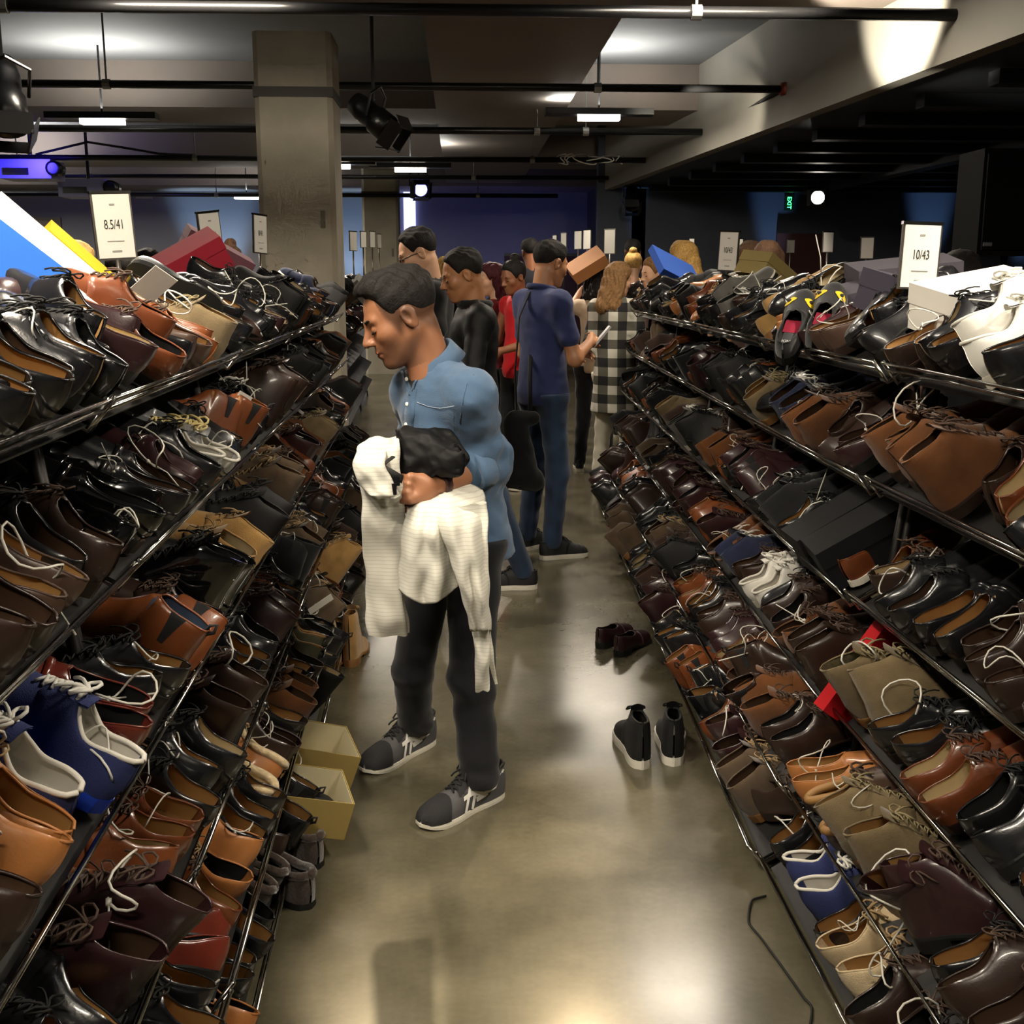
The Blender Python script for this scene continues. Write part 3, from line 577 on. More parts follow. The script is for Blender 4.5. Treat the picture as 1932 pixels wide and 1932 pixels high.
for ln in HERO.replace('\n', ';').split(';'):
    w = ln.split(); rk, lv = w[0][0], int(w[0][1]); kw = dict(x.split('=') for x in w[5:])
    t, q = ROWS[rk].hit(lv, float(w[1]), float(w[2])); heroes.setdefault((rk, lv), []).append((t, w[3], w[4], kw))
FILL = [('derby', 'black', 13), ('oxford', 'black', 11), ('loafer', 'black', 7), ('derby', 'dbrown', 6), ('chukka', 'dbsuede', 6), ('boot', 'dull', 9), ('boot', 'dbrown', 6), ('chelsea', 'black', 5), ('chukka', 'taupe', 3), ('derby', 'chestnut', 4), ('boot', 'burgundy', 4),
        ('chukka', 'rust', 3), ('loafer', 'cognac', 2), ('oxford', 'cognac', 3), ('boot', 'taupe', 2), ('slipon', 'dbrown', 3), ('chelsea', 'blacksuede', 4), ('sneaker', 'dull', 3), ('loafer', 'burgundy', 3), ('derby', 'tan', 1), ('boot', 'khaki', 1), ('hightop', 'grey', 1), ('monk', 'dbrown', 2), ('sneaker', 'navy', 1)]
FW = np.array([f[2] for f in FILL], float); FW /= FW.sum()
WIDTH = dict(derby=.105, oxford=.103, loafer=.1, slipon=.1, monk=.105, chukka=.112, boot=.118, tallboot=.12, chelsea=.11, sneaker=.115, hightop=.115, moccasin=.115, boatshoe=.11)
def shoe_matrix(row, lv, t, q, kind, yaw=0, roll=0, lift=0, pit=0, rev=False, sc=1, mirror=False):
    if mirror:   # far side of the ridge, toe up at the top
        ridge = row.base+row.prof[0][0]+.28
        p = row.W(t, ridge+.27*math.cos(SLOPE)-q, 1.43-.27*math.sin(SLOPE)+q*.5+.0); n_ = -row.n
    else:
        p = row.shelf(lv, t, q, lift); n_ = row.n
    ex = n_*math.cos(SLOPE)+np.array([0, 0, math.sin(SLOPE)]); ez = -n_*math.sin(SLOPE)+np.array([0, 0, math.cos(SLOPE)]); ey = np.cross(ez, ex)
    M = Matrix(((ex[0], ey[0], ez[0], p[0]), (ex[1], ey[1], ez[1], p[1]), (ex[2], ey[2], ez[2], p[2]), (0, 0, 0, 1)))
    L = .29
    if rev: M = M @ Matrix.Translation((L, 0, 0)) @ Matrix.Rotation(PI, 4, 'Z')
    return M @ Matrix.Translation((.1, 0, 0)) @ Matrix.Rotation(yaw, 4, 'Z') @ Matrix.Translation((-.1, 0, 0)) @ Matrix.Rotation(-pit, 4, 'Y') @ Matrix.Rotation(roll, 4, 'X') @ Matrix.Scale(sc, 4)
def ordinal(n):
    T = ['zeroth', 'first', 'second', 'third', 'fourth', 'fifth', 'sixth', 'seventh', 'eighth', 'ninth', 'tenth', 'eleventh', 'twelfth', 'thirteenth', 'fourteenth', 'fifteenth', 'sixteenth', 'seventeenth', 'eighteenth', 'nineteenth']
    if n < 20: return T[n]
    tens = {2: 'twent', 3: 'thirt', 4: 'fort', 5: 'fift', 6: 'sixt', 7: 'sevent', 8: 'eight', 9: 'ninet'}[n//10]
    return tens+'ieth' if n % 10 == 0 else tens+'y-'+T[n % 10]
SHELFN = ['top shelf', 'second shelf', 'third shelf', 'fourth shelf', 'fifth shelf', 'floor shelf']
STUFF = {}     # far shoes joined: material -> MB
def stuff_shoe(kind, M, mats, key):
    A = np.array(M)
    for pn in ('upper', 'sole', 'lining'):
        me = KINDS[kind][pn]; n = len(me.vertices); co = np.empty(n*3); me.vertices.foreach_get('co', co); co = co.reshape(-1, 3) @ A[:3, :3].T + A[:3, 3]
        STUFF.setdefault(key, {}).setdefault(mats[PART_M[pn]].name, MB()).add(co, [tuple(p.vertices) for p in me.polygons])
TIES = []
def yellow_eyes(e):
    sh = Shoe(L=.29, toe=1, s1=.54, g0=.028, H=((0, .06), (.12, .054), (.3, .04), (.46, .045), (.55, .058), (.62, .056), (.75, .047), (.9, .036), (1, .012)))
    ym = mat('yellow felt', 'e8c21a', .7); rm = mat('raspberry lining', '8a1030', .8)
    for sd in (-1, 1):
        mb = MB(); rows = []
        for t in np.linspace(0, 1, 10):
            a = .55+.85*t; c = .69+.05*t; hw = .075*math.sin(PI*min(max(t, .03), .97))**.7; rows.append([sh.S(c+hw*k_, a, sd, .003) for k_ in (-.9, 0, .7)])
        grid(mb, np.array(rows).reshape(10, 3, 3), sd > 0); mb.build('yellow_eye', ym, e, True)
        MB().lathe(np.array(sh.S(.715, 1.0, sd, .0045)), [(.006, -.003), (.006, .001), (.001, .002)], 10).build('pupil', UP['blacksuede'], e)
    mb = MB(); mb.box((.06, 0, .036), (.07, .04, .002)); mb.build('insole_label', mat('grey insole', '3a3b3d', .6), e)
    text('FENDI', .014, (.06, 0, .0376), (0, 0, PI/2), mat('white print', 'dedede', .6), e, 'insole_lettering', .0002)
    mb = MB(); mb.box((.12, 0, .037), (.05, .05, .002)); mb.build('insole_front', rm, e)
IND_MAX = 5.6
GAPS = [('right', 2, 2.62, 3.2), ('left', 5, 3.05, 3.75), ('right', 0, 3.45, 3.72)]
def fill_row(side, rks, t_start, t_end):
    for lv in range(6):
        hs = sorted([(t, k, u, kw, rk) for rk in rks for (t, k, u, kw) in heroes.get((rk, lv), [])])
        t = t_start; idx = 0; hi = 0; used = set()
        while t < t_end:
            gp = [b_ for (sd_, l_, a_, b_) in GAPS if sd_ == side and l_ == lv and a_ <= t < b_]
            if gp: t = gp[0]; continue
            # a hero pair close by?
            nxt = [h for h in range(len(hs)) if h not in used]; gapn = (hs[nxt[0]][0]-.10-t) if nxt else 9; near = nxt if gapn < .06 else []
            if near:
                h = hs[near[0]]; used.add(near[0]); kind, up, kw = h[1], h[2], h[3]; n = 2; hero = True
            else:
                kind, up, _ = FILL[rng.choice(len(FILL), p=FW)]; kw = {}
                if lv == 0 and rng.random() < (1 if t < 3 else .75):
                    while kind in ('boot', 'chukka', 'chelsea', 'hightop', 'sneaker'): kind, up, _ = FILL[rng.choice(len(FILL), p=FW)]
                if (t < 2.5 or (gapn < .3 and t < 4.2)) and kind in ('boot', 'chukka', 'chelsea', 'hightop', 'sneaker'): kind, up = [('derby', 'black'), ('oxford', 'black'), ('loafer', 'black'), ('derby', 'dbrown')][rng.integers(4)]
                if lv == 0 and side == 'left' and t < 2.1: kind, up, kw = 'derby', 'black', {'l': 'tan'}
                n = 1 if gapn < .17 else 2; hero = False
                if lv == 5 and kind in ('loafer',): kind = 'boot'
            if not hero and rng.random() < .5: kw = {'l': ['black', 'brown', 'black', 'cream'][rng.integers(4)]}
            mats = shoe_mats(up, kw.get('l'), kw.get('s'), kw.get('a')); wd = WIDTH[kind]
            yaw0 = rng.normal(0, .3); rev = (not hero) and rng.random() < .14 and t > 2.6; sc = rng.uniform(.97, 1.07)
            shing = lv == 0 and rng.random() < .6
            for k in range(n):
                rk = rks[0] if (len(rks) == 1 or t < 2.74) else rks[1]
                row = ROWS[rk]
                if len(rks) == 2 and 2.70 < t < 2.86: t = 2.86; rk = rks[1]; row = ROWS[rk]
                if t > t_end: break
                q = rng.uniform(.0, .04) + (.06 if (shing and k) else 0); lift = .003 + (.028 if (shing and k) else 0) + rng.uniform(0, .012)
                pit = rng.uniform(-.02, .2); roll = rng.normal(0, .28)
                if not hero and t > 2.6 and kind not in ('boot', 'tallboot') and rng.random() < .10: roll = 1.25*(1 if rng.random() < .5 else -1); lift += .05
                M = shoe_matrix(row, lv, t+wd/2, q, kind, yaw0+rng.normal(0, .06), roll, lift, pit, rev, sc)
                idx += 1
                lab = '%s %s, %s from the near end on the %s rack\'s %s' % (UTXT[up], KTXT[kind], ordinal(idx), side, SHELFN[lv])
                if t < IND_MAX or (hero and t < 6.4): eo = place_shoe(kind, M, mats, lab, 'shoes on the %s rack' % side); (kw.get('e') and yellow_eyes(eo))
                else: stuff_shoe(kind, M, mats, 'far shoes at the end of the %s rack' % side)
                if k == 1 and rng.random() < .62 and t < 4.9: TIES.append((row, lv, t, M, kind, side, idx, up, n))
                t += wd*(.62 if shing and k == 0 else rng.uniform(.86, .98))
            t += rng.uniform(-.008, .012)
    # the far side of the ridge: toes showing over the top
    t = t_start; idx = 0
    while t < t_end:
        rk = rks[0] if (len(rks) == 1 or t < 2.74) else rks[1]
        kind, up, _ = FILL[rng.choice(len(FILL), p=FW)]; mats = shoe_mats(up)
        for k in range(2):
            M = shoe_matrix(ROWS[rk], 0, t, rng.uniform(-.02, .03), kind, rng.normal(0, .1), rng.normal(0, .1), 0, .05, False, 1.02, True)
            idx += 1
            if t < 4.6: place_shoe(kind, M, mats, '%s %s, %s toe peeking over the %s rack\'s ridge' % (UTXT[up], KTXT[kind], ordinal(idx), side), 'shoes on the %s rack\'s hidden side' % side)
            else: stuff_shoe(kind, M, mats, 'far shoes at the end of the %s rack' % side)
            t += WIDTH[kind]*.95
fill_row('left', ['L'], 1.1, 7.25); fill_row('right', ['R', 'r'], 1.42, 8.15)
# ------------------------------------------------------------------ implicit surfaces for bodies and cloth
f32 = np.float32
def V(*a): return np.array(a, float)
def nz(v): v = np.array(v, float); return v/np.linalg.norm(v)
def cone(p, a, b, r1, r2, fa=None, k=1.0):
    a = np.array(a, f32); b = np.array(b, f32); q = p-a
    if fa is not None:
        fa = np.array(nz(fa), f32); q = q + (k-1)*(q@fa)[..., None]*fa; ba = b-a; ba = ba + (k-1)*float(ba@fa)*fa
    else: ba = b-a
    h = np.clip(q@ba/(ba@ba+1e-9), 0, 1); return np.linalg.norm(q-h[..., None]*ba, axis=-1)-(r1+(r2-r1)*h)
def ell(p, c, r, R=None):
    q = p-np.array(c, f32)
    if R is not None: q = q@np.array(R, f32)
    r = np.array(r, f32); k0 = np.linalg.norm(q/r, axis=-1); k1 = np.linalg.norm(q/(r*r), axis=-1)+1e-9; return k0*(k0-1)/k1
def smin(a, b, k):
    h = np.clip(.5+.5*(b-a)/k, 0, 1); return b+(a-b)*h-k*h*(1-h)
def smax(a, b, k): return -smin(-a, -b, k)
def wob(p, s, ph=0):
    x, y, z = p[..., 0]*s, p[..., 1]*s, p[..., 2]*s
    return (np.sin(x*1.3+2*np.sin(z*.7+ph)+ph)*np.sin(y*1.1+1.7*np.sin(x*.6-ph)+.5)+.6*np.sin(z*1.9+1.6*np.sin(y*.9+ph)+x*.8+ph))/1.6
def nets(f, lo, hi, h):
    """surface nets: the zero set of f as vertices and quads"""
    lo = np.array(lo, float)-2*h; hi = np.array(hi, float)+2*h
    ax = [np.arange(lo[i], hi[i]+h, h, dtype=f32) for i in range(3)]; nx, ny, nzz = map(len, ax)
    v = np.empty((nx, ny, nzz), f32); st = max(1, 400000//(ny*nzz))
    for i in range(0, nx, st):
        g = np.stack(np.meshgrid(ax[0][i:i+st], ax[1], ax[2], indexing='ij'), -1); v[i:i+st] = f(g)
    ins = v < 0; n8 = np.zeros((nx-1, ny-1, nzz-1), np.int8)
    for a in (0, 1):
        for b_ in (0, 1):
            for c in (0, 1): n8 += ins[a:nx-1+a, b_:ny-1+b_, c:nzz-1+c]
    cell = (n8 > 0) & (n8 < 8); idx = np.full(cell.shape, -1, np.int64); ij = np.argwhere(cell); idx[cell] = np.arange(len(ij))
    acc = np.zeros((len(ij), 3)); cnt = np.zeros(len(ij))
    co = [(a, b_, c) for a in (0, 1) for b_ in (0, 1) for c in (0, 1)]
    for p0 in co:
        for d in range(3):
            if p0[d]: continue
            p1 = list(p0); p1[d] = 1
            va = v[ij[:, 0]+p0[0], ij[:, 1]+p0[1], ij[:, 2]+p0[2]]; vb = v[ij[:, 0]+p1[0], ij[:, 1]+p1[1], ij[:, 2]+p1[2]]
            m_ = (va < 0) != (vb < 0); t = np.where(m_, va/(va-vb+1e-12), 0); q = np.array(p0, float)[None].repeat(len(ij), 0); q[:, d] += t
            acc += q*m_[:, None]; cnt += m_
    vs = (ij+acc/np.maximum(cnt, 1)[:, None])*h+lo
    fs = []
    for d in range(3):
        e0, e1 = [(1, 2), (2, 0), (0, 1)][d]
        s0 = [slice(None)]*3; s1_ = [slice(None)]*3; s0[d] = slice(0, -1); s1_[d] = slice(1, None)
        ch = ins[tuple(s0)] != ins[tuple(s1_)]; pts = np.argwhere(ch)
        ok = np.ones(len(pts), bool); shp = idx.shape
        for e in (e0, e1): ok &= (pts[:, e] > 0) & (pts[:, e] < shp[e])
        pts = pts[ok]; fl = ins[pts[:, 0], pts[:, 1], pts[:, 2]]
        q = []
        for a, b_ in ((0, 0), (1, 0), (1, 1), (0, 1)):
            r = pts.copy(); r[:, e0] -= a; r[:, e1] -= b_; q.append(idx[r[:, 0], r[:, 1], r[:, 2]])
        q = np.stack(q, 1); q[~fl] = q[~fl][:, ::-1]; fs.append(q)
    fs = np.concatenate(fs)
    return vs, fs[(fs >= 0).all(1)]
def relax(vs, fs, n=2, lam=.5):
    e = np.concatenate([fs[:, [0, 1]], fs[:, [1, 2]], fs[:, [2, 3]], fs[:, [3, 0]]]); c = np.bincount(e[:, 0], minlength=len(vs)).astype(float)+np.bincount(e[:, 1], minlength=len(vs))
    for _ in range(n):
        a = np.zeros_like(vs)
        for k in range(3): a[:, k] = np.bincount(e[:, 0], vs[e[:, 1], k], len(vs))+np.bincount(e[:, 1], vs[e[:, 0], k], len(vs))
        vs = vs+lam*(a/np.maximum(c, 1)[:, None]-vs)
    return vs
def sdf_mesh(name, blocks, sm=1):
    V_ = []; F_ = []; o = 0
    for f, lo, hi, h in blocks:
        vs, fs = nets(f, lo, hi, h); vs = relax(vs, fs, sm); V_.append(vs); F_.append(fs+o); o += len(vs)
    vs = np.concatenate(V_); fs = np.concatenate(F_)
    me = bpy.data.meshes.new(name); me.vertices.add(len(vs)); me.vertices.foreach_set('co', vs.ravel().astype(f32))
    me.loops.add(fs.size); me.loops.foreach_set('vertex_index', fs.ravel().astype(np.int32)); me.polygons.add(len(fs))
    me.polygons.foreach_set('loop_start', np.arange(0, fs.size, 4, dtype=np.int32)); me.update(calc_edges=True); me.validate()
    me.polygons.foreach_set('use_smooth', [True]*len(me.polygons)); return me
def sdf_obj(name, blocks, m, parent=None, sm=1, org=None):
    me = sdf_mesh(name, blocks, sm); me.materials.append(m); o = bpy.data.objects.new(name, me); C.objects.link(o)
    if org is not None: me.transform(Matrix.Translation(-Vector(org)))
    if parent is not None: o.parent = parent
    return o
def head_f(p, ear=True):
    """head in its own frame: +x face, +y left, +z up; origin between the ears"""
    pa = p.copy(); pa[..., 1] = np.abs(pa[..., 1])
    d = ell(p, (-.014, 0, .036), (.097, .076, .083)); d = smin(d, ell(p, (.034, 0, -.028), (.058, .057, .086)), .035)
    d = smin(d, cone(pa, (-.012, .047, -.045), (.062, .016, -.098), .019, .017), .03); d = smin(d, ell(p, (.078, 0, -.098), (.017, .02, .016)), .02)
    d = smin(d, cone(pa, (.086, .0, .02), (.073, .042, .024), .010, .009), .016); d = smin(d, ell(p, (.07, 0, -.056), (.027, .033, .032)), .02)
    d = smin(d, ell(pa, (.054, .042, -.022), (.026, .022, .022)), .025)
    d = smax(d, -ell(pa, (.102, .033, .001), (.020, .018, .011)), .014)
    d = smin(d, ell(pa, (.0765, .032, .0), (.0125, .0155, .0105)), .004)
    d = smin(d, cone(p, (.088, 0, .014), (.113, 0, -.027), .007, .0115), .012); d = smin(d, ell(pa, (.1, .0125, -.031), (.012, .0075, .0085)), .006)
    d = smax(d, -ell(pa, (.105, .0075, -.0415), (.006, .004, .004)), .003)
    d = smin(d, ell(p, (.0935, 0, -.0575), (.009, .022, .0062)), .006); d = smin(d, ell(p, (.0915, 0, -.0705), (.009, .019, .0072)), .006)
    d = smax(d, -cone(pa, (.1035, 0, -.0638), (.089, .026, -.0645), .0022, .0012), .003)
    if ear:
        c, s = math.cos(.25), math.sin(.25); R = np.array([[c, 0, s], [0, 1, 0], [-s, 0, c]])
        e = ell(pa, (-.012, .0775, -.006), (.0185, .0085, .032), R); e = smin(e, ell(pa, (-.014, .082, .006), (.02, .005, .022), R), .006)
        e = smax(e, -ell(pa, (-.006, .0865, -.001), (.0095, .007, .017), R), .004); d = smin(d, e, .006)
    return d
HZ = pch([-.15, -.075, -.05, -.02, .012, .022, .04, .055, .085, .15], [-.062, -.058, -.034, .0, -.004, -.022, .022, .064, .088, .092])
def hair_short(p, t=.010, quiff=.016, seed=0, zoff=0, fade=True):
    d = ell(p, (-.016, 0, .037), (.097+t*.8, .076+t, .083+t)); tp = smoothstep(.02, .1, p[..., 2])
    d = d - quiff*tp*(.35+.65*smoothstep(-.06, .05, p[..., 0]))*(1-.6*smoothstep(.045, .095, p[..., 0])) + (.006*(1-smoothstep(-.02, .055, p[..., 2])) if fade else 0)
    x, y, z = p[..., 0], p[..., 1], p[..., 2]
    d = d + .0028*np.sin(230*(y+.25*x)+3*np.sin(40*x+seed))*tp + .002*np.sin(140*z+60*x+seed)*tp + .0035*np.sin(60*y+25*x+seed)*tp
    hz = HZ(x)+zoff; d = d + (t+quiff)*1.0*(1-smoothstep(.0, .034, z-hz))
    return smax(d, hz-z, .005)
class Frame:
    """places a field built in its own frame: origin c, rotation R (columns x,y,z), scale s"""
    def __init__(s, c, R, k=1.0): s.c = np.array(c, f32); s.R = np.array(R, f32); s.k = k
    def loc(s, p): return ((p-s.c)@s.R)/s.k
    def w(s, q): return s.c+s.k*(np.array(q)@s.R.T)
    def f(s, fn): return lambda p: fn(s.loc(p))*s.k
def rot_fwd(fwd, pitch=0, roll=0):
    """columns: forward pitched down by pitch, left, up"""
    f = nz((fwd[0], fwd[1], 0)); l = np.array([-f[1], f[0], 0]); u = np.array([0, 0, 1.])
    x = f*math.cos(pitch)-u*math.sin(pitch); z = u*math.cos(pitch)+f*math.sin(pitch)
    if roll: l, z = l*math.cos(roll)+z*math.sin(roll), z*math.cos(roll)-l*math.sin(roll)
    return np.stack([x, l, z], 1)
def hand_f(p, w, d, n, curl=.9, left=True, k=1.0, spread=.05, thumb=(.35, .55)):
    """w wrist, d towards the fingers, n out of the back of the hand; the thumb leaves the side of the palm"""
    d = nz(d); n = nz(np.array(n)-d*np.dot(n, d)); t = np.cross(n, d)*(1 if left else -1)   # t: towards the thumb
    q = lambda a, b_, c: np.array(w)+k*(d*a+t*b_+n*c)
    r = cone(p, q(0, .0, 0), q(.03, 0, 0), .026*k, .030*k, n, 1.35)
    r = smin(r, cone(p, q(.035, .016, 0), q(.082, .026, .002), .02*k, .0145*k, n, 1.25), .02); r = smin(r, cone(p, q(.035, -.014, 0), q(.076, -.028, .0), .02*k, .0125*k, n, 1.25), .02)
    r = smin(r, cone(p, q(.02, .02, -.006), q(.05, .034, -.008), .016*k, .014*k), .015)
    for i, (b0, L, rr) in enumerate(((.029, .044, .0098), (.010, .049, .0100), (-.010, .046, .0095), (-.028, .036, .0083))):
        a0 = q((.083, .087, .084, .077)[i], b0, 0); ang = curl*(.75+.1*i); dr = d; pos = a0; rad = rr*k
        for sgm, sh_ in enumerate((1.0, .62, .5)):
            c, s_ = math.cos(ang), math.sin(ang); dd = nz(d*c-n*s_+t*spread*(1.5-i)); nx = pos+dd*L*sh_*k; r = smin(r, cone(p, pos, nx, rad, rad*.9), .005 if sgm else .008); pos = nx; rad *= .9; ang += curl*(1.05 if sgm == 0 else .7)
    a0 = q(.032, .034, -.006); th, up_ = thumb; d1 = nz(d*math.cos(th)*.9+t*math.sin(th)*1.2-n*.15); m1 = a0+d1*.042*k; d2 = nz(d*math.cos(up_)+t*math.sin(up_)*.6-n*.1); e1 = m1+d2*.032*k
    r = smin(r, cone(p, a0, m1, .0135*k, .0112*k), .012); r = smin(r, cone(p, m1, e1, .0112*k, .009*k), .004); return r
def bounds(pts, m): a = np.array(pts); return a.min(0)-m, a.max(0)+m
SK = {}
def skin(n, c): return mat('skin '+n, c, .48, bump=.12, bscale=300, var=.10, vscale=9, coat=.05)
def skin_face(n, c, c2):
    m = mat('skin '+n, c, .5, bump=.15, bscale=260, coat=.04); nt = m.node_tree; b = nt.nodes['Principled BSDF']
    at = nt.nodes.new('ShaderNodeAttribute'); at.attribute_name = 'tone'; tc = nt.nodes.new('ShaderNodeTexCoord'); n1 = nt.nodes.new('ShaderNodeTexNoise'); n1.inputs['Scale'].default_value = 12
    r = nt.nodes.new('ShaderNodeValToRGB'); k = lin(c); r.color_ramp.elements[0].color = tuple(x*.86 for x in k[:3])+(1,); r.color_ramp.elements[1].color = tuple(min(1, x*1.12) for x in k[:3])+(1,)
    mx = nt.nodes.new('ShaderNodeMixRGB'); mx.inputs[2].default_value = lin(c2)
    nt.links.new(tc.outputs['Object'], n1.inputs['Vector']); nt.links.new(n1.outputs['Fac'], r.inputs['Fac']); nt.links.new(r.outputs['Color'], mx.inputs[1]); nt.links.new(at.outputs['Fac'], mx.inputs[0]); nt.links.new(mx.outputs[0], b.inputs['Base Color'])
    return m
def tone_head(o, Hf, O):
    """stubble on jaw and lip, clipped hair at the temples and nape"""
    me = o.data; n = len(me.vertices); co = np.empty(n*3, f32); me.vertices.foreach_get('co', co); q = Hf.loc(co.reshape(-1, 3)+np.array(O, f32)); x, y, z = q[:, 0], np.abs(q[:, 1]), q[:, 2]
    inh = (np.linalg.norm(q, axis=1) < .16)
    beard = .55*smoothstep(-.040, -.062, z)*smoothstep(-.02, .02, x)*(z > -.13)*(1-.8*np.exp(-((z+.065)/.012)**2)*(y < .024)*(x > .08)) + .3*np.exp(-((z+.048)/.006)**2)*(y < .03)*(x > .085)
    fade = .75*smoothstep(-.03, .02, z-(HZ(x)-.012))*(x < .05)
    t = np.clip(beard+fade, 0, .85)*inh; a = me.attributes.new('tone', 'FLOAT', 'POINT'); a.data.foreach_set('value', t.astype(f32))
def cloth(n, c, r=.85, b=.35, bs=350, var=.12, sheen=.15, vscale=8): return mat(n+' cloth', c, r, bump=b, bscale=bs, sheen=sheen, var=var, vscale=vscale, spec=.3)
def hairm(n, c): return mat(n+' hair', c, .75, bump=1, bscale=170, var=.5, vscale=90, spec=.3)
def put_shoe(parent, kind, heel, toe, mats, k=1.0, org=(0, 0, 0)):
    h = np.array(heel, float); t = np.array(toe, float); x = nz(t-h); z = nz(V(0, 0, 1)-x*x[2]); y = np.cross(z, x); h = h-np.array(org)
    M = Matrix(((x[0], y[0], z[0], h[0]), (x[1], y[1], z[1], h[1]), (x[2], y[2], z[2], h[2]), (0, 0, 0, 1))) @ Matrix.Scale(k, 4)
    K = KINDS[kind]; u = mobj('shoe', K['upper'], mats[0], parent); u.matrix_local = M
    for pn in ('sole', 'laces', 'tongue', 'lining'):
        if pn in K: mobj(pn, K[pn], mats[PART_M[pn]], u)
    return u
def torso_f(J, fat=0.0, hem=None, loose=.0):
    f = J['fwd']; mid = (J['sh_l']+J['sh_r'])/2; pel = J['pel']; wst = J['wst']; k = J.get('k', 1); u = nz(mid-pel)
    def F_(p):
        d = cone(p, mid-u*.075*k, wst, .143*k+fat, .126*k+fat, f, 1.30); d = smin(d, cone(p, wst, pel, .126*k+fat, .158*k+fat, f, 1.22), .06)
        d = smin(d, cone(p, J['sh_l']-u*.0, J['sh_r'], .062*k+loose, .062*k+loose), .05); d = smin(d, cone(p, J['neck'], mid-u*.04, .055*k, .085*k), .06)
        return d
    return F_
def person(name, base, face, h, label, top, bottom, skin_m, hair_m, hair='short', head_yaw=0, head_pitch=.15, arm_l=None, arm_r=None, sleeve='short', res=.014, hres=.006, shoes=None, female=False, dress=None, fat=0.0, stance=.1, step=0.0, glasses=False, extra_hair=None, neckline=0):
    k = h/1.75; a = math.radians(face); fw = V(math.cos(a), math.sin(a), 0); lf = V(-fw[1], fw[0], 0); up = V(0, 0, 1.)
    B = lambda x, y, z: np.array([base[0], base[1], 0])+k*(fw*x+lf*y+up*z)
    sw = .155 if female else .170
    J = dict(fwd=fw, sh_l=B(-.01, sw, 1.42), sh_r=B(-.01, -sw, 1.42), neck=B(-.01, 0, 1.50), wst=B(0, 0, 1.07), pel=B(0, 0, .93), k=k*(.93 if female else 1))
    al = arm_l or ((-.04, .27, 1.12), (.10, .25, .90)); ar = arm_r or ((-.04, -.27, 1.12), (.10, -.25, .90))
    J['el_l'], J['wr_l'] = B(*al[0]), B(*al[1]); J['el_r'], J['wr_r'] = B(*ar[0]), B(*ar[1])
    hy = a+head_yaw; Hf = Frame(B(.035+.05*head_pitch, 0, 1.635-.03*head_pitch), rot_fwd((math.cos(hy), math.sin(hy)), head_pitch), k*1.0)
    e = empty(name, (base[0], base[1], 0), label, 'person'); O = np.array(e.location)
    hb = bounds([Hf.c], .17*k)
    neckf = lambda p: smin(Hf.f(head_f)(p), cone(p, Hf.w((-.028, 0, -.05)), J['neck']-up*.05, .056*k, .062*k), .02)
    bl = [(neckf, np.minimum(hb[0], J['neck']-.1), np.maximum(hb[1], J['neck']+.1), hres)]
    for s in 'lr':
        S_, E_, W_ = J['sh_'+s], J['el_'+s], J['wr_'+s]; dv = nz(W_-E_); nb = nz(lf*(1 if s == 'l' else -1)+up*.3)
        def armf(p, S_=S_, E_=E_, W_=W_, dv=dv, nb=nb, s=s):
            d = cone(p, S_, E_, .047*k, .04*k); d = smin(d, cone(p, E_, W_, .041*k, .027*k), .03); return smin(d, hand_f(p, W_, dv, nb, .6, s == 'l', k), .015)
        bl.append((armf, *bounds([S_, E_, W_, W_+dv*.2*k], .09), max(.009, hres*1.3)))
    sdf_obj('body', bl, skin_m, e, 1, O)
    tf = torso_f(J, fat)
    hemz = B(0, 0, .86)[2] if dress is None else B(0, 0, dress)[2]
    def shirt(p):
        d = tf(p)
        if dress is not None: d = smin(d, cone(p, J['pel'], B(0, 0, dress-.05), .15*k, .20*k, fw, 1.2), .08)
        for s in 'lr':
            S_, E_, W_ = J['sh_'+s], J['el_'+s], J['wr_'+s]
            if sleeve == 'short': d = smin(d, cone(p, S_, S_+(E_-S_)*.62, .058*k, .060*k), .06)
            elif sleeve == 'long': d = smin(d, smin(cone(p, S_, E_, .06*k, .055*k), cone(p, E_, W_, .054*k, .042*k), .03), .055)
            elif sleeve == 'cap': d = smin(d, cone(p, S_, S_+(E_-S_)*.15, .06*k, .05*k), .04)
        d = d + .003*wob(p, 20, base[0]*7)+.003*wob(p, 48, 1)
        d = smax(d, hemz-p[..., 2], .006)
        return smax(d, -cone(p, J['neck']-up*(.02+neckline), J['neck']+up*.2+fw*.05, .062*k+neckline*.5, .075*k), .008)
    sdf_obj('shirt' if dress is None else 'shirt_dress', [(shirt, *bounds([J[q] for q in ('sh_l', 'sh_r', 'pel', 'neck', 'el_l', 'el_r', 'wr_l', 'wr_r')]+([B(0, 0, dress)] if dress else []), .22), res)], top, e, 1, O)
    hips = [B(0, .09, .92), B(0, -.09, .92)]; kn = [B(.03+step, stance+.0, .49), B(.03-step, -stance, .49)]; an = [B(-.02+step*1.6, stance+.02, .09), B(-.02-step*1.6, -stance-.02, .09)]
    def pants(p):
        d = cone(p, hips[0], hips[1], .094*k, .094*k)
        for i in range(2): d = smin(d, smin(cone(p, hips[i], kn[i], .086*k, .064*k), cone(p, kn[i], an[i], .066*k, .054*k), .03), .04)
        return smax(smax(d + .005*wob(p, 30, 2), B(0, 0, .06)[2]-p[..., 2], .004), p[..., 2]-B(0, 0, .93)[2], .01)
    sdf_obj('trousers', [(pants, *bounds(hips+kn+an, .16), res*1.1)], bottom, e, 1, O)
    sm_ = shoes or shoe_mats('dull', None, 'white')
    for i in range(2):
        hp = an[i].copy(); hp[2] = 0; od = fw+lf*(.2 if i == 0 else -.2); put_shoe(e, 'sneaker', hp-nz(od)*.07*k, hp+nz(od)*.2*k, sm_, k*.97, O)
